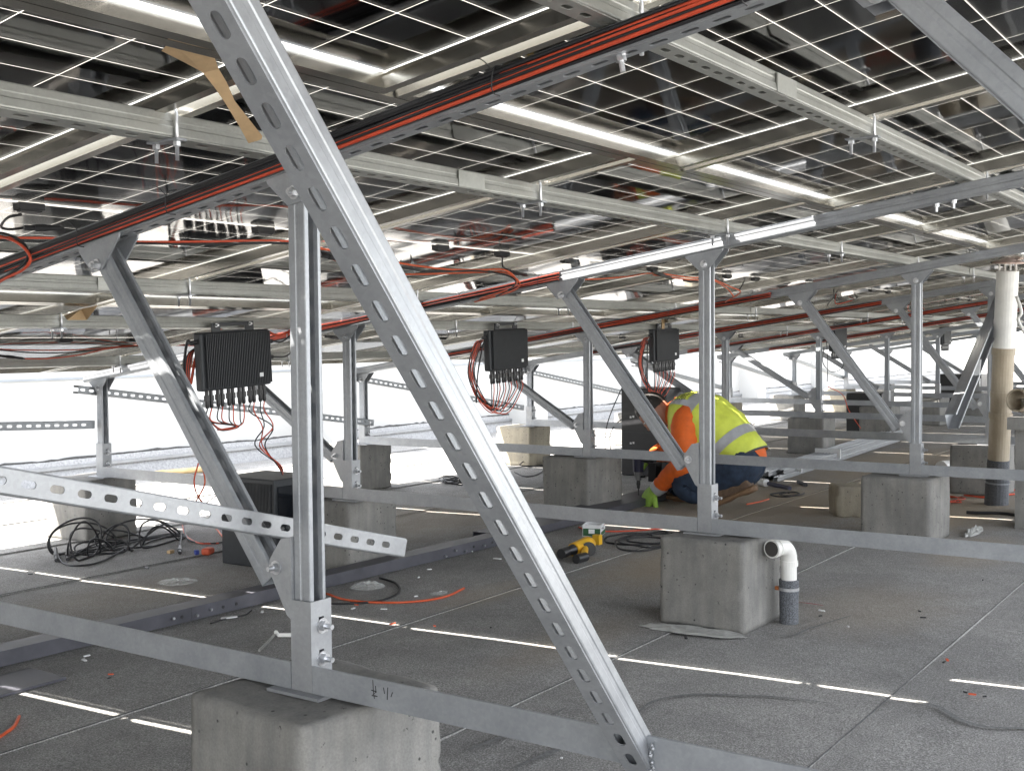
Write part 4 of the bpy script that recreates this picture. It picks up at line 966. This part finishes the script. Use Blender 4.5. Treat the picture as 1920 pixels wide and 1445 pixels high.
for k, (x, y, m, l_, lab) in enumerate([(163, 1233, WHITE, .012, 'white paper scrap on the felt at left, upper of two'), (158, 1241, WHITE, .014, 'white paper scrap on the felt at left, lower of two'), (430, 1161, WHITE, .03, 'long white scrap in front of the dark channel'),
        (492, 1150, WHITE, .015, 'small white curl near the brace foot'), (720, 1145, WHITE, .012, 'white scrap right of the near post above the light line'), (662, 1144, WHITE, .012, 'white scrap beside the orange bit right of the near post'), (668, 1137, ORS, .01, 'orange bit next to the white scrap'),
        (736, 1173, ORS, .013, 'orange bit just under the light line, left one'), (815, 1177, ORS, .009, 'orange bit just under the light line, right one'), (208, 1268, ORS, .008, 'red bit beside the left light line'), (1776, 1241, ORS, .011, 'orange bit on the felt at right, upper'),
        (1823, 1306, ORS, .01, 'orange bit on the felt at right, lower'), (1770, 1245, BLK, .008, 'black bit beside the upper orange bit'), (1810, 1302, BLK, .006, 'black bit beside the lower orange bit'), (1846, 1310, BLK, .006, 'black crumb furthest right'),
        (1724, 1149, BLK, .008, 'black plug cap on the felt, upper of a pair'), (1731, 1161, BLK, .01, 'black plug cap on the felt, lower of a pair'), (1843, 1090, BLK, .006, 'black crumb on the felt near the right seam'), (1541, 1148, WHITE, .012, 'small white stick near the elbow pipe'), (1538, 1158, BLK, .007, 'black crumb near the elbow pipe'),
        (885, 1036, WHITE, .01, 'white chip on the felt behind the large brace'), (805, 1070, WHITE, .01, 'white chip in front of the dark channel, right'), (785, 1085, WHITE, .01, 'white chip in front of the dark channel, left'), (933, 1050, WHITE, .02, 'white sliver behind the large brace'),
        (205, 1275, BLK, .006, 'black crumb beside the left light line'), (275, 1067, BLK, .025, 'thin black stick below the cable coil'), (57, 1079, BLKCAB, .01, 'small dark crumb at far left'), (1286, 1199, BLK, .015, 'black scrap in front of the flattened sack'), (1053, 1426, WHITE, .003, 'tiny white crumb at the bottom'), (920, 1180, BLK, .004, 'dark crumb at the centre'), (1590, 1178, WHITE, .004, 'tiny pale crumb on the felt right of the elbow pipe'), (780, 1121, WHITE, .008, 'tiny pale scrap near the orange cable')]):
    scrap(x, y, l_*.35, l_, m, lab, 'scrap', 'small scraps littering the felt', a=k*1.3, h=.0035)
# orange lump and blue knob at left
p = onZ(390, 1040); th = thing('tape_measure', p, 'small orange and blue tool lying right of the cable coil', 'tool')
o = MB().box(p+V(0, 0, .018), (.06, .045, .032), rotz(.4)).build('body', ORS, th); b = o.modifiers.new('b', 'BEVEL'); b.width = .012; b.segments = 3
MB().cyl(p+V(-.03, .03, .015), p+V(-.045, .035, .015), .012, 12).build('knob', mat('blue_plastic', (.05, .08, .35), .4), th)
p = onZ(320, 1037); o = MB().box(p+V(0, 0, .008), (.03, .018, .014), rotz(.2)).build('wood_chip', KRAFT); tag(o, 'small brown chip between the coil and the black plug', 'scrap')
# white stripped conduit piece near post
th = thing('bent_strip', onZ(520, 1190), 'bent white and grey metal strip on the felt left of the near post shoe', 'metal strip')
mb = MB(); mb.tube([onZ(552, 1190, .012), onZ(522, 1190, .014), onZ(517, 1184, .03)], .007, 6, smooth=False); mb.build('white_piece', PVC, th)
mb = MB(); mb.tube([onZ(518, 1186, .02), onZ(505, 1200, .01), onZ(486, 1219, .006)], .0045, 6, smooth=False); mb.build('grey_piece', GALVP, th)
# bamboo pole
a = onZ(262, 889, .03); b = onZ(430, 876, .03); th = thing('bamboo_pole', a, 'bamboo pole lying on the sunlit roof at the foot of the wall', 'bamboo pole'); mb = MB(); L = (b-a)
mb.tube([a+L*t for t in np.linspace(0, 1, 25)], lambda t: .026*(1+.12*(abs(math.sin(t*12)) < .15))*(.6+.4*t), 10, smooth=False); mb.build('cane', BAMBOO, th, smooth=True)
# cut white tube lying at right background
a = onZ(1765, 880, .05); b = onZ(1812, 876, .05); tag(MB().cyl(a, b, .06, 16).build('white_tube', PVC, loc=a), 'short white tube lying left of the far tall block', 'pipe offcut')
# hammer and knife on the floor right of the boot
th = thing('hand_tool', onZ(1460, 912), 'dark handled tool with a white tip on the roof behind the boot', 'tool')
MB().cyl(onZ(1436, 905, .02), onZ(1481, 915, .02), .014, 10).build('handle', mat('navy_plastic', (.02, .02, .05), .5), th)
MB().cyl(onZ(1426, 903, .025), onZ(1437, 905, .025), .025, 12).build('head', WHITE, th)
tag(MB().cyl(onZ(1497, 903, .015), onZ(1511, 909, .012), .014, 8).build('dark_socket', BLK, loc=onZ(1500, 905)), 'small dark socket lying right of the tool', 'tool')
# yellow cordless driver body with torch heads
th = thing('power_tool', onZ(1090, 1035), 'yellow and black cordless screwdriver lying on the felt', 'power tool')
YEL = mat('yellow_plastic', (.75, .42, .02), .4)
MB().cyl(onZ(1075, 1030, .035), onZ(1102, 1020, .04), .03, 16, .036).cyl(onZ(1102, 1020, .04), onZ(1108, 1018, .04), .036, 16, .025).build('motor_housing', YEL, th)
MB().cyl(onZ(1052, 1038, .03), onZ(1062, 1034, .032), .022, 14).cyl(onZ(1061, 1034, .032), onZ(1075, 1030, .035), .016, 14, .026).build('chuck', BLK, th)
MB().cyl(onZ(1098, 1023, .04), onZ(1094, 1044, .02), .014, 12, .018).build('grip', YEL, th)
MB().cyl(onZ(1080, 1048, .02), onZ(1098, 1043, .02), .02, 14).build('battery', BLK, th)
MB().cyl(onZ(1104, 1029, .008), onZ(1104, 1029, .034), .032, 20).build('dial', BLK, th)
MB().boxa(onZ(1120, 1024).x-.015, onZ(1120, 1024).x+.015, onZ(1120, 1024).y-.018, onZ(1120, 1024).y+.018, .01, .055).build('foot', YEL, th)
# carton
p = onZ(1130, 1004); th = thing('carton', p, 'small open white and green cardboard box printed with black letters', 'cardboard box')
M = rotz(.35); mb = MB(); w_, l_, h_ = .09, .12, .055; t = .002
for c, s_ in (((0, -w_/2, h_/2), (l_, t, h_)), ((0, w_/2, h_/2), (l_, t, h_)), ((-l_/2, 0, h_/2), (t, w_, h_)), ((l_/2, 0, h_/2), (t, w_, h_)), ((0, 0, .003), (l_, w_, t))):
    mb.box(p+M@Vector(c)+V(0, .05, .003), s_, M)
mb.build('carton_body', WHITE, th)
base = p+V(0, .05, .003); GRN = mat('dark_green_print', (.02, .09, .03), .6)
MB().box(base+M@V(0, -w_/2-.0016, .012), (l_-.004, .001, .018), M).build('green_band', GRN, th)
MB().box(base+M@V(-l_/2-.0016, 0, .02), (.001, w_-.004, .036), M).build('green_side', GRN, th)
MB().box(base+M@V(-l_/2-.0024, .0, .024), (.0005, .03, .022), M).build('side_label', WHITE, th)
for k, (x, z, w2, m) in enumerate([(-.03, .036, .02, INK), (0, .038, .018, INK), (.035, .044, .02, mat('red_print', (.5, .03, .02), .6)), (.005, .03, .026, INK)]):
    MB().box(base+M@V(x, -w_/2-.0016, z), (w2, .001, .004), M).build('print_mark', m, th)

# ------------------------------------------------------------------ paper tape hanging from panels
def sheet(pts, thick, m, name, label, cat):
    pts = [Vector(p) for p in pts]; c = sum(pts, Vector())/len(pts); nrm = (pts[1]-pts[0]).cross(pts[2]-pts[0]).normalized()
    mb = MB(); mb.prism(pts, nrm, thick); return tag(mb.build(name, m, loc=c), label, cat)
d0 = lambda x, y, t: CAM+ray(x, y)*t
n_ = V(0, .157, 1).normalized()
hung = [(316, 72), (403, 96), (412, 110), (400, 103), (410, 130), (425, 155), (440, 190), (492, 256), (490, 262), (466, 269), (448, 236), (420, 190), (402, 164), (380, 136), (345, 117), (303, 96), (312, 86)]
mb = MB(); vs = []; kk = len(hung)
for x, y in hung:
    h = .036 if y < 130 else .036+(y-130)*.00045; q = under(x, y, h) if True else None; vs.append(q)
mb.add(vs+[v+V(0, 0, .0006) for v in vs], [])
tri = [(0, 1, 2, 3), (0, 3, 4, 13, 14), (0, 14, 15, 16), (4, 5, 12, 13), (5, 6, 11, 12), (6, 7, 10, 11), (7, 8, 9, 10)]
mb.f += [tuple(f) for f in tri]+[tuple(i+kk for i in f[::-1]) for f in tri]
tag(mb.build('paper_tape', KRAFT, loc=vs[0]), 'torn strip of brown paper tape hanging from a panel frame at upper left', 'paper tape')
vs = [under(120, 592, .05), under(152, 580, .04), under(183, 573, .04), under(163, 600, .07), under(126, 600, .08)]
mb = MB(); mb.add(vs+[v+V(0, 0, .001) for v in vs], [(0, 1, 2, 3, 4), (9, 8, 7, 6, 5)]); tag(mb.build('cardboard_scrap', KRAFT, loc=vs[0]), 'folded cardboard scrap stuck under the low row at far left', 'cardboard')
a = M3@V(-.02, .01, .06); tag(MB().boxa(a.x-.02, a.x+.02, a.y, a.y+.003, a.z-.06, a.z+.07).build('cardboard_strip', KRAFT, loc=a), 'brown cardboard strip above the third inverter', 'cardboard')
#WORKER#
# ------------------------------------------------------------------ the crouching worker
SKIN = mat('skin', (.42, .2, .13), .5, vary=.12, vscale=30)
HAIR = mat('dark_hair', (.012, .009, .007), .55, vary=.4, vscale=120, bump=.6, bscale=300)
ORJ = mat('orange_workwear', (.72, .13, .015), .75, vary=.12, vscale=18, bump=.4, bscale=90)
HIVIS = mat('hi_vis_yellow', (.66, .74, .09), .6, vary=.08, vscale=20, bump=.35, bscale=60)
REFL = mat('silver_reflective_tape', (.42, .43, .45), .4, .2, vary=.08, vscale=50)
JEAN = mat('dark_blue_denim', (.02, .035, .065), .85, vary=.35, vscale=25, bump=.5, bscale=150)
GLOVE = mat('lime_work_glove', (.32, .52, .08), .75, vary=.15, vscale=40, bump=.4, bscale=120)
GLOVEP = mat('dark_glove_palm', (.02, .02, .022), .6)
LEATH = mat('brown_suede_boot', (.13, .085, .055), .85, vary=.3, vscale=40, bump=.5, bscale=200)
SOLE = mat('tan_rubber_sole', (.2, .12, .065), .7, vary=.15, vscale=30)
W = lambda x, y, X=4.58: onX(x, y, X)
wk = thing('person', (4.58, 1.5, 0), 'worker in orange jacket and yellow hi-vis vest crouching to drill into a tray', 'person')
# body: one continuous skinned figure under the clothes
jt = {'pel': (W(1383, 872), .11), 'sp': (W(1345, 822), .105), 'ch': (W(1300, 790), .12), 'nk': (W(1262, 776), .052), 'hd': (W(1243, 776), .05),
      'shn': (W(1288, 785, 4.42), .06), 'eln': (W(1282, 868, 4.36), .042), 'wrn': (W(1233, 915, 4.42), .028), 'shf': (W(1285, 778, 4.76), .06), 'elf': (W(1262, 842, 4.83), .042), 'wrf': (W(1222, 852, 4.66), .028),
      'hpn': (W(1388, 880, 4.48), .085), 'knn': (W(1288, 903, 4.40), .055), 'ann': (W(1378, 905, 4.46), .038), 'hpf': (W(1385, 876, 4.70), .085), 'knf': (W(1266, 893, 4.72), .055), 'anf': (W(1302, 928, 4.72), .038),
      'ftn': (W(1374, 930, 4.46), .03), 'ftf': (W(1262, 942, 4.72), .035)}
ed = ['pel-sp', 'sp-ch', 'ch-nk', 'nk-hd', 'ch-shn', 'shn-eln', 'eln-wrn', 'ch-shf', 'shf-elf', 'elf-wrf', 'pel-hpn', 'hpn-knn', 'knn-ann', 'pel-hpf', 'hpf-knf', 'knf-anf', 'ann-ftn', 'anf-ftf']
ks = list(jt); me = bpy.data.meshes.new('body'); o0 = Vector(wk['_o'])
me.from_pydata([tuple(jt[k][0]-o0) for k in ks], [tuple(ks.index(a) for a in e.split('-')) for e in ed], [])
bo = bpy.data.objects.new('body', me); COL.objects.link(bo); bo.parent = wk; me.materials.append(SKIN); bo['_o'] = tuple(o0)
bo.modifiers.new('skin', 'SKIN'); 
for i_, k in enumerate(ks): v_ = me.skin_vertices[0].data[i_]; v_.radius = (jt[k][1]*.86,)*2; v_.use_root = (k == 'pel')
sb = bo.modifiers.new('sub', 'SUBSURF'); sb.levels = sb.render_levels = 2
# torso loft
TR = [(1254, 775, .058, .056), (1272, 777, .125, .1), (1292, 781, .195, .138), (1318, 790, .205, .155), (1348, 813, .19, .152), (1374, 840, .178, .14), (1391, 860, .175, .135), (1398, 874, .16, .115)]
def tor(t):
    n = len(TR)-1; f = min(max(t*n, 0), n-1e-6); i_ = int(f); u = f-i_; P_ = [np.array(TR[min(max(i_+k, 0), n)], float) for k in (-1, 0, 1, 2)]
    return .5*(2*P_[1]+(P_[2]-P_[0])*u+(2*P_[0]-5*P_[1]+4*P_[2]-P_[3])*u*u+(3*P_[1]-P_[0]-3*P_[2]+P_[3])*u**3)
def loft(t0, t1, off, wr=.006, m=30, a0=0, a1=2*math.pi, n=18):
    mb = MB(); vs = []
    for i_ in range(n+1):
        t = t0+(t1-t0)*i_/n; q = tor(t); q2 = tor(min(t+.02, 1)); q1 = tor(max(t-.02, 0))
        c = W(q[0], q[1]); ax = (W(q2[0], q2[1])-W(q1[0], q1[1])).normalized(); up_ = V(1, 0, 0).cross(ax).normalized()
        if up_.z < 0: up_ = -up_
        for k in range(m+1):
            a = a0+(a1-a0)*k/m; e = .82
            ca, sa = math.cos(a), math.sin(a); p = c+V(1, 0, 0)*(math.copysign(abs(ca)**e, ca)*(q[2]+off))+up_*(math.copysign(abs(sa)**e, sa)*(q[3]+off))
            w1 = noise.noise(p*11)*wr*1.5+noise.noise(V(p.x*8, p.y*30, p.z*30))*wr
            vs.append(p+(p-c).normalized()*w1)
    mb.add(vs, [(i_*(m+1)+k, i_*(m+1)+k+1, (i_+1)*(m+1)+k+1, (i_+1)*(m+1)+k) for i_ in range(n) for k in range(m)]); return mb
def limb(mb, pts, rad, n=16, wr=.006, kk=9):
    P_ = [Vector(p) for p in pts]; PP = catmull(P_, kk); rr = catmull([Vector((r, 0, 0)) for r in rad], kk); vs = []; up_ = None
    for i_, p in enumerate(PP):
        d = (PP[min(i_+1, len(PP)-1)]-PP[max(i_-1, 0)]).normalized()
        if up_ is None: up_ = d.orthogonal().normalized()
        up_ = (up_-d*up_.dot(d)).normalized(); b = d.cross(up_)
        for k in range(n):
            a = 2*math.pi*k/n; dr_ = up_*math.cos(a)+b*math.sin(a); q = p+dr_*rr[i_].x; w1 = noise.noise(q*16)*wr*1.6+wr*math.sin(i_*1.9+3*noise.noise(q*7))*.45
            vs.append(q+dr_*w1)
    L_ = len(PP); mb.add(vs, [(i_*n+k, i_*n+(k+1) % n, (i_+1)*n+(k+1) % n, (i_+1)*n+k) for i_ in range(L_-1) for k in range(n)]+[tuple(range(n-1, -1, -1)), tuple(range(L_*n-n, L_*n))]); return mb
jk = loft(.0, .97, .0)
g_ = lambda k: jt[k][0]
limb(jk, [W(1305, 790, 4.46), g_('shn'), (g_('shn')+g_('eln'))/2+V(-.02, 0, .0), g_('eln'), (g_('eln')+g_('wrn'))/2, g_('wrn')+V(0, -.02, .015)], [.075, .083, .075, .067, .056, .046])
limb(jk, [W(1302, 785, 4.72), g_('shf'), (g_('shf')+g_('elf'))/2, g_('elf'), (g_('elf')+g_('wrf'))/2, g_('wrf')+V(0, -.02, .0)], [.09, .095, .08, .07, .058, .046])
jo = jk.build('jacket', ORJ, wk, smooth=True)
vo = loft(.13, .885, .012, .008, n=30).build('hi_vis_vest', HIVIS, wk, smooth=True)
for a, b_ in ((.36, .425), (.66, .735)): loft(a, b_, .0155, .005, n=5).build('reflective_band', REFL, vo, smooth=True)
loft(.1, .4, .0165, .005, a0=.5, a1=.75, m=5).build('reflective_band', REFL, vo, smooth=True)
loft(.1, .4, .0165, .005, a0=math.pi-.75, a1=math.pi-.5, m=5).build('reflective_band', REFL, vo, smooth=True)
loft(.872, .886, .014, .005, n=3).build('dark_hem', GLOVEP, vo, smooth=True)
loft(.125, .137, .0145, .004, n=3).build('orange_edge', ORJ, vo, smooth=True)
# rows of dark lettering blocks printed on the upper back
r3 = random.Random(4)
for row in range(5):
    t_ = .2+row*.03; 
    for c_ in range(5):
        a = 2.02+.1*c_
        loft(t_, t_+r3.uniform(.012, .02), .0138, .005, m=2, a0=a, a1=a+r3.uniform(.04, .07), n=1).build('printed_mark', INK, vo)
cf = MB(); limb(cf, [g_('wrn')+V(0, -.03, .022), g_('wrn')+V(0, .015, -.012)], [.049, .043], wr=.002); cf.build('cuff_band', REFL, wk, smooth=True)
# trousers
tr = MB()
limb(tr, [W(1394, 862, 4.54), g_('hpn')+V(0, .02, .01), (g_('hpn')+g_('knn'))/2, g_('knn')+V(0, .0, 0), g_('knn')+V(.01, -.03, -.05), (g_('knn')+g_('ann'))/2+V(0, 0, -.012), g_('ann')+V(0, .035, .0)], [.115, .12, .1, .085, .072, .06, .052])
limb(tr, [W(1395, 866, 4.64), g_('hpf'), (g_('hpf')+g_('knf'))/2, g_('knf'), g_('knf')+V(.01, -.03, -.05), (g_('knf')+g_('anf'))/2, g_('anf')+V(0, .0, .01)], [.12, .13, .105, .088, .075, .066, .056])
tr.build('jeans', JEAN, wk, smooth=True)
# boots
def boot(heel, toe, hgt_dir, ankle, nm):
    heel = Vector(heel); toe = Vector(toe); L_ = (toe-heel); ln = L_.length; d = L_.normalized(); sd_ = V(1, 0, 0); up_ = sd_.cross(d); up_ = up_ if up_.z > 0 else -up_
    def rings(prof, mat_, name, par, wr=.002):
        mb = MB(); vs = []; m = 16
        for (t, w2, z0, z1) in prof:
            for k in range(m):
                a = 2*math.pi*k/m; y = math.copysign(abs(math.cos(a))**.7, math.cos(a))*w2; z = (z0+z1)/2+math.copysign(abs(math.sin(a))**.75, math.sin(a))*(z1-z0)/2
                p = heel+d*(t*ln)+sd_*y+up_*z; p += (V(0, 0, 1)*noise.noise(p*40))*wr*2; vs.append(p)
        n = len(prof); mb.add(vs, [(i_*m+k, i_*m+(k+1) % m, (i_+1)*m+(k+1) % m, (i_+1)*m+k) for i_ in range(n-1) for k in range(m)]+[tuple(range(m-1, -1, -1)), tuple(range(n*m-m, n*m))])
        return mb.build(name, mat_, par, smooth=True)
    up_o = rings([(-.02, .032, .02, .09), (.0, .04, .018, .13), (.1, .047, .018, .165), (.3, .047, .018, .165), (.42, .047, .018, .13), (.6, .05, .018, .105), (.8, .053, .018, .088), (.93, .047, .018, .07), (1.0, .034, .02, .045)], LEATH, 'boot', wk)
    rings([(-.07, .03, .0, .034), (-.03, .043, -.002, .036), (.12, .047, -.002, .034), (.34, .042, .005, .032), (.55, .054, -.002, .03), (.8, .058, -.002, .03), (.97, .05, .001, .032), (1.05, .03, .008, .036)], SOLE, 'sole', up_o)
    mb = MB(); c = heel+d*.17*ln; limb(mb, [c+up_*.09, c.lerp(Vector(ankle), .75)+up_*.03, Vector(ankle)], [.055, .052, .05], wr=.003); mb.build('boot_shaft', LEATH, up_o, smooth=True)
    for k in range(5):
        t = .36+.07*k; c = heel+d*(t*ln)+up_*(.128-.012*k)
        mb = MB(); mb.tube([c-sd_*.026+d*.008, c+up_*.006, c+sd_*.026-d*.008], .0028, 5); mb.build('lace', SOLE, up_o)
hl = onZ(1325, 950, .004); hl = W(1334, 946, 4.70); te = W(1240, 946, 4.74)
hl.z = .003; te.z = .003
boot(hl, te, None, g_('anf')+V(0, 0, .0), 'far')
hl = W(1413, 922, 4.46); te = W(1330, 957, 4.44); te.z = .004; boot(hl, te, None, g_('ann')+V(0, -.01, .02), 'near')
# hands in gloves: palm, four fingers and a thumb each
def hand(wr_, pd, nd, curl, name, s=1.):
    pd = Vector(pd).normalized(); nd = Vector(nd); nd = (nd-pd*nd.dot(pd)).normalized(); sd_ = pd.cross(nd); mb = MB(); wr_ = Vector(wr_)
    vs = []; m = 14; prof = [(-.03, .027, .022), (0, .03, .021), (.03, .04, .02), (.06, .046, .019), (.088, .045, .016), (.098, .038, .01)]
    for t, a, b_ in prof:
        for k in range(m): an = 2*math.pi*k/m; vs.append(wr_+pd*t*s+sd_*math.cos(an)*a*s+nd*math.sin(an)*b_*s)
    n = len(prof); mb.add(vs, [(i_*m+k, i_*m+(k+1) % m, (i_+1)*m+(k+1) % m, (i_+1)*m+k) for i_ in range(n-1) for k in range(m)]+[tuple(range(m-1, -1, -1)), tuple(range(n*m-m, n*m))])
    for k, (x, l, r) in enumerate([(-.034, .078, .0105), (-.0115, .088, .0112), (.0115, .083, .0112), (.034, .066, .0098)]):
        b0 = wr_+pd*.08*s+sd_*x*s; a = 0; pts = [b0]; p = b0.copy()
        for seg, f in enumerate((.42, .33, .25)):
            a += curl*(.5+.35*seg)+.05*k; dr_ = pd*math.cos(a)-nd*math.sin(a); p = p+dr_*l*f*s; pts.append(p.copy())
        mb.tube(pts, lambda t, r=r: r*s*(1-.28*t), 8)
    b0 = wr_+pd*.02*s-sd_*.03*s; pts = [b0, b0+(pd*.5-sd_*.75-nd*.3)*.035*s, b0+(pd*.9-sd_*.75-nd*.6)*.058*s, b0+(pd*1.15-sd_*.45-nd*.85)*.072*s]
    mb.tube(pts, lambda t: .0135*s*(1-.3*t), 8); o = mb.build(name, GLOVE, wk, smooth=True)
    MB().box(wr_+pd*.045*s-nd*.0195*s, (.001, .001, .001)).build('palm_patch', GLOVEP, o); return o
tipn = W(1207, 944, 4.46)
hand(g_('wrn')+V(0, .015, -.01), (W(1212, 940, 4.45)-g_('wrn')), V(-1, .35, .5), 1.15, 'left_glove', 1.3)
hand(g_('wrf')+V(0, .0, 0), (W(1205, 858, 4.62)-g_('wrf')), V(-.2, .3, 1), 1.0, 'right_glove', 1.05)
# head
hc = W(1227, 770, 4.55); cu = V(.0, .86, .42).normalized(); cf_ = V(-.05, .42, -.86).normalized(); cs = cu.cross(cf_)
def headpt(th_, ph_):     # th from crown, ph around; ph=0 is the face
    x = math.sin(th_)*math.cos(ph_); y = math.sin(th_)*math.sin(ph_); z = math.cos(th_)
    fx, sx_, uz = x*.098, y*.078, z*.118
    if z < 0: fx *= 1+.1*z*(x > 0); sx_ *= 1+.28*z; fx = fx*(1-.25*abs(z)) if x < 0 else fx
    nose = .026*math.exp(-((th_-1.75)/.16)**2-(ph_/.14)**2)+.012*math.exp(-((th_-1.5)/.2)**2-(ph_/.1)**2)
    brow = .005*math.exp(-((th_-1.36)/.1)**2-(ph_/.5)**2); sock = -.007*math.exp(-((th_-1.5)/.1)**2-((abs(ph_)-.36)/.16)**2)
    lip = .006*math.exp(-((th_-2.06)/.05)**2-(ph_/.25)**2)+.006*math.exp(-((th_-2.17)/.05)**2-(ph_/.22)**2); chin = .008*math.exp(-((th_-2.5)/.2)**2-(ph_/.4)**2)
    return hc+cf_*(fx+nose+brow+sock+lip+chin)+cs*sx_+cu*uz
def sph(t0, t1, p0, p1, nt, np_, off=0, nz=0):
    mb = MB(); vs = []
    for i_ in range(nt+1):
        for j in range(np_+1):
            a, b_ = t0+(t1-t0)*i_/nt, p0+(p1-p0)*j/np_; p = headpt(a, b_); e = (p-hc).normalized(); vs.append(p+e*(off+nz*noise.noise(p*90)))
    mb.add(vs, [(i_*(np_+1)+j, (i_+1)*(np_+1)+j, (i_+1)*(np_+1)+j+1, i_*(np_+1)+j+1) for i_ in range(nt) for j in range(np_)]); return mb
hd_ = sph(.0, math.pi, -math.pi, math.pi, 40, 56).build('head', SKIN, wk, smooth=True)
hm = MB(); vs = []; nt, npn = 22, 48
for i_ in range(nt+1):
    for j in range(npn+1):
        b_ = -math.pi+2*math.pi*j/npn; lim = 1.12+.75*min(1, max(0, (abs(b_)-.75)/1.3)); a = lim*i_/nt; p = headpt(a, b_); e = (p-hc).normalized()
        vs.append(p+e*(.009*(1-(i_/nt)**6)+.003*noise.noise(p*110)))
hm.add(vs, [(i_*(npn+1)+j, (i_+1)*(npn+1)+j, (i_+1)*(npn+1)+j+1, i_*(npn+1)+j+1) for i_ in range(nt) for j in range(npn)]); hm.build('hair', HAIR, wk, smooth=True)
for s_ in (-1, 1):
    c = headpt(1.5, s_*.36)+cf_*.001; e_ = MB(); e_.tube([c-cs*.012, c-cs*.006+cf_*.004, c+cs*.006+cf_*.004, c+cs*.012], .005, 8); e_.build('eye', WHITE, wk, smooth=True)
    MB().cyl(c+cf_*.008, c+cf_*.0095, .004, 10).build('iris', BLK, wk)
    ec = hc+cs*s_*.078-cf_*.012-cu*.01; em = MB(); pts = [ec+cu*(.03*math.cos(a))+(-cf_)*(.017*math.sin(a)-.003)+cs*s_*(.006+.009*abs(math.sin(a))) for a in np.linspace(-.4, math.pi+.3, 12)]
    em.tube(pts, .0055, 8, smooth=False); em.tube([ec+cu*.02, ec-cf_*.006+cs*s_*.003, ec-cu*.022], .009, 8); em.build('ear', SKIN, wk, smooth=True)
mo = headpt(2.11, 0); MB().tube([headpt(2.11, -.2), mo+cf_*.001, headpt(2.11, .2)], .0022, 6).build('mouth', mat('lips', (.3, .09, .07), .5), wk)
nkm = MB(); limb(nkm, [W(1240, 777), W(1254, 777), W(1270, 779)], [.056, .058, .064], wr=.002); nkm.build('neck', SKIN, wk, smooth=True)
cl = MB(); limb(cl, [W(1252, 775), W(1260, 776), W(1274, 779)], [.058, .066, .088], wr=.003); cl.build('collar', ORJ, wk, smooth=True)
# drill in the right hand
bt = onX(1198, 944, 4.52); dt = thing('cordless_drill', bt, 'dark cordless drill held upright by the worker, bit on the tray', 'drill')
ax = lambda y: onX(1197, y, 4.52)
MB().cyl(bt, ax(908), .0035, 8).build('drill_bit', BLK, dt)
MB().cyl(ax(915), ax(900), .009, 12).cyl(ax(909), ax(903), .0115, 12).build('bit_holder', BLK, dt)
MB().cyl(ax(900), ax(884), .016, 16, .028).build('gear_case', mat('grey_cast_metal', (.3, .3, .31), .4, .6), dt, smooth=False)
MB().cyl(ax(884), ax(852), .031, 18, .034).cyl(ax(852), ax(846), .034, 18, .024).build('motor_housing', mat('navy_plastic', (.02, .02, .05), .5), dt)
MB().cyl(ax(858)+V(0, -.01, 0), onX(1228, 866, 4.52), .018, 12, .02).build('grip', BLK, dt)
c = onX(1228, 884, 4.52); MB().box(c, (.075, .05, .11)).build('battery', BLK, dt)
c = onX(1204, 893, 4.52); MB().box(c, (.02, .03, .012)).build('trigger_guard', BLK, dt)
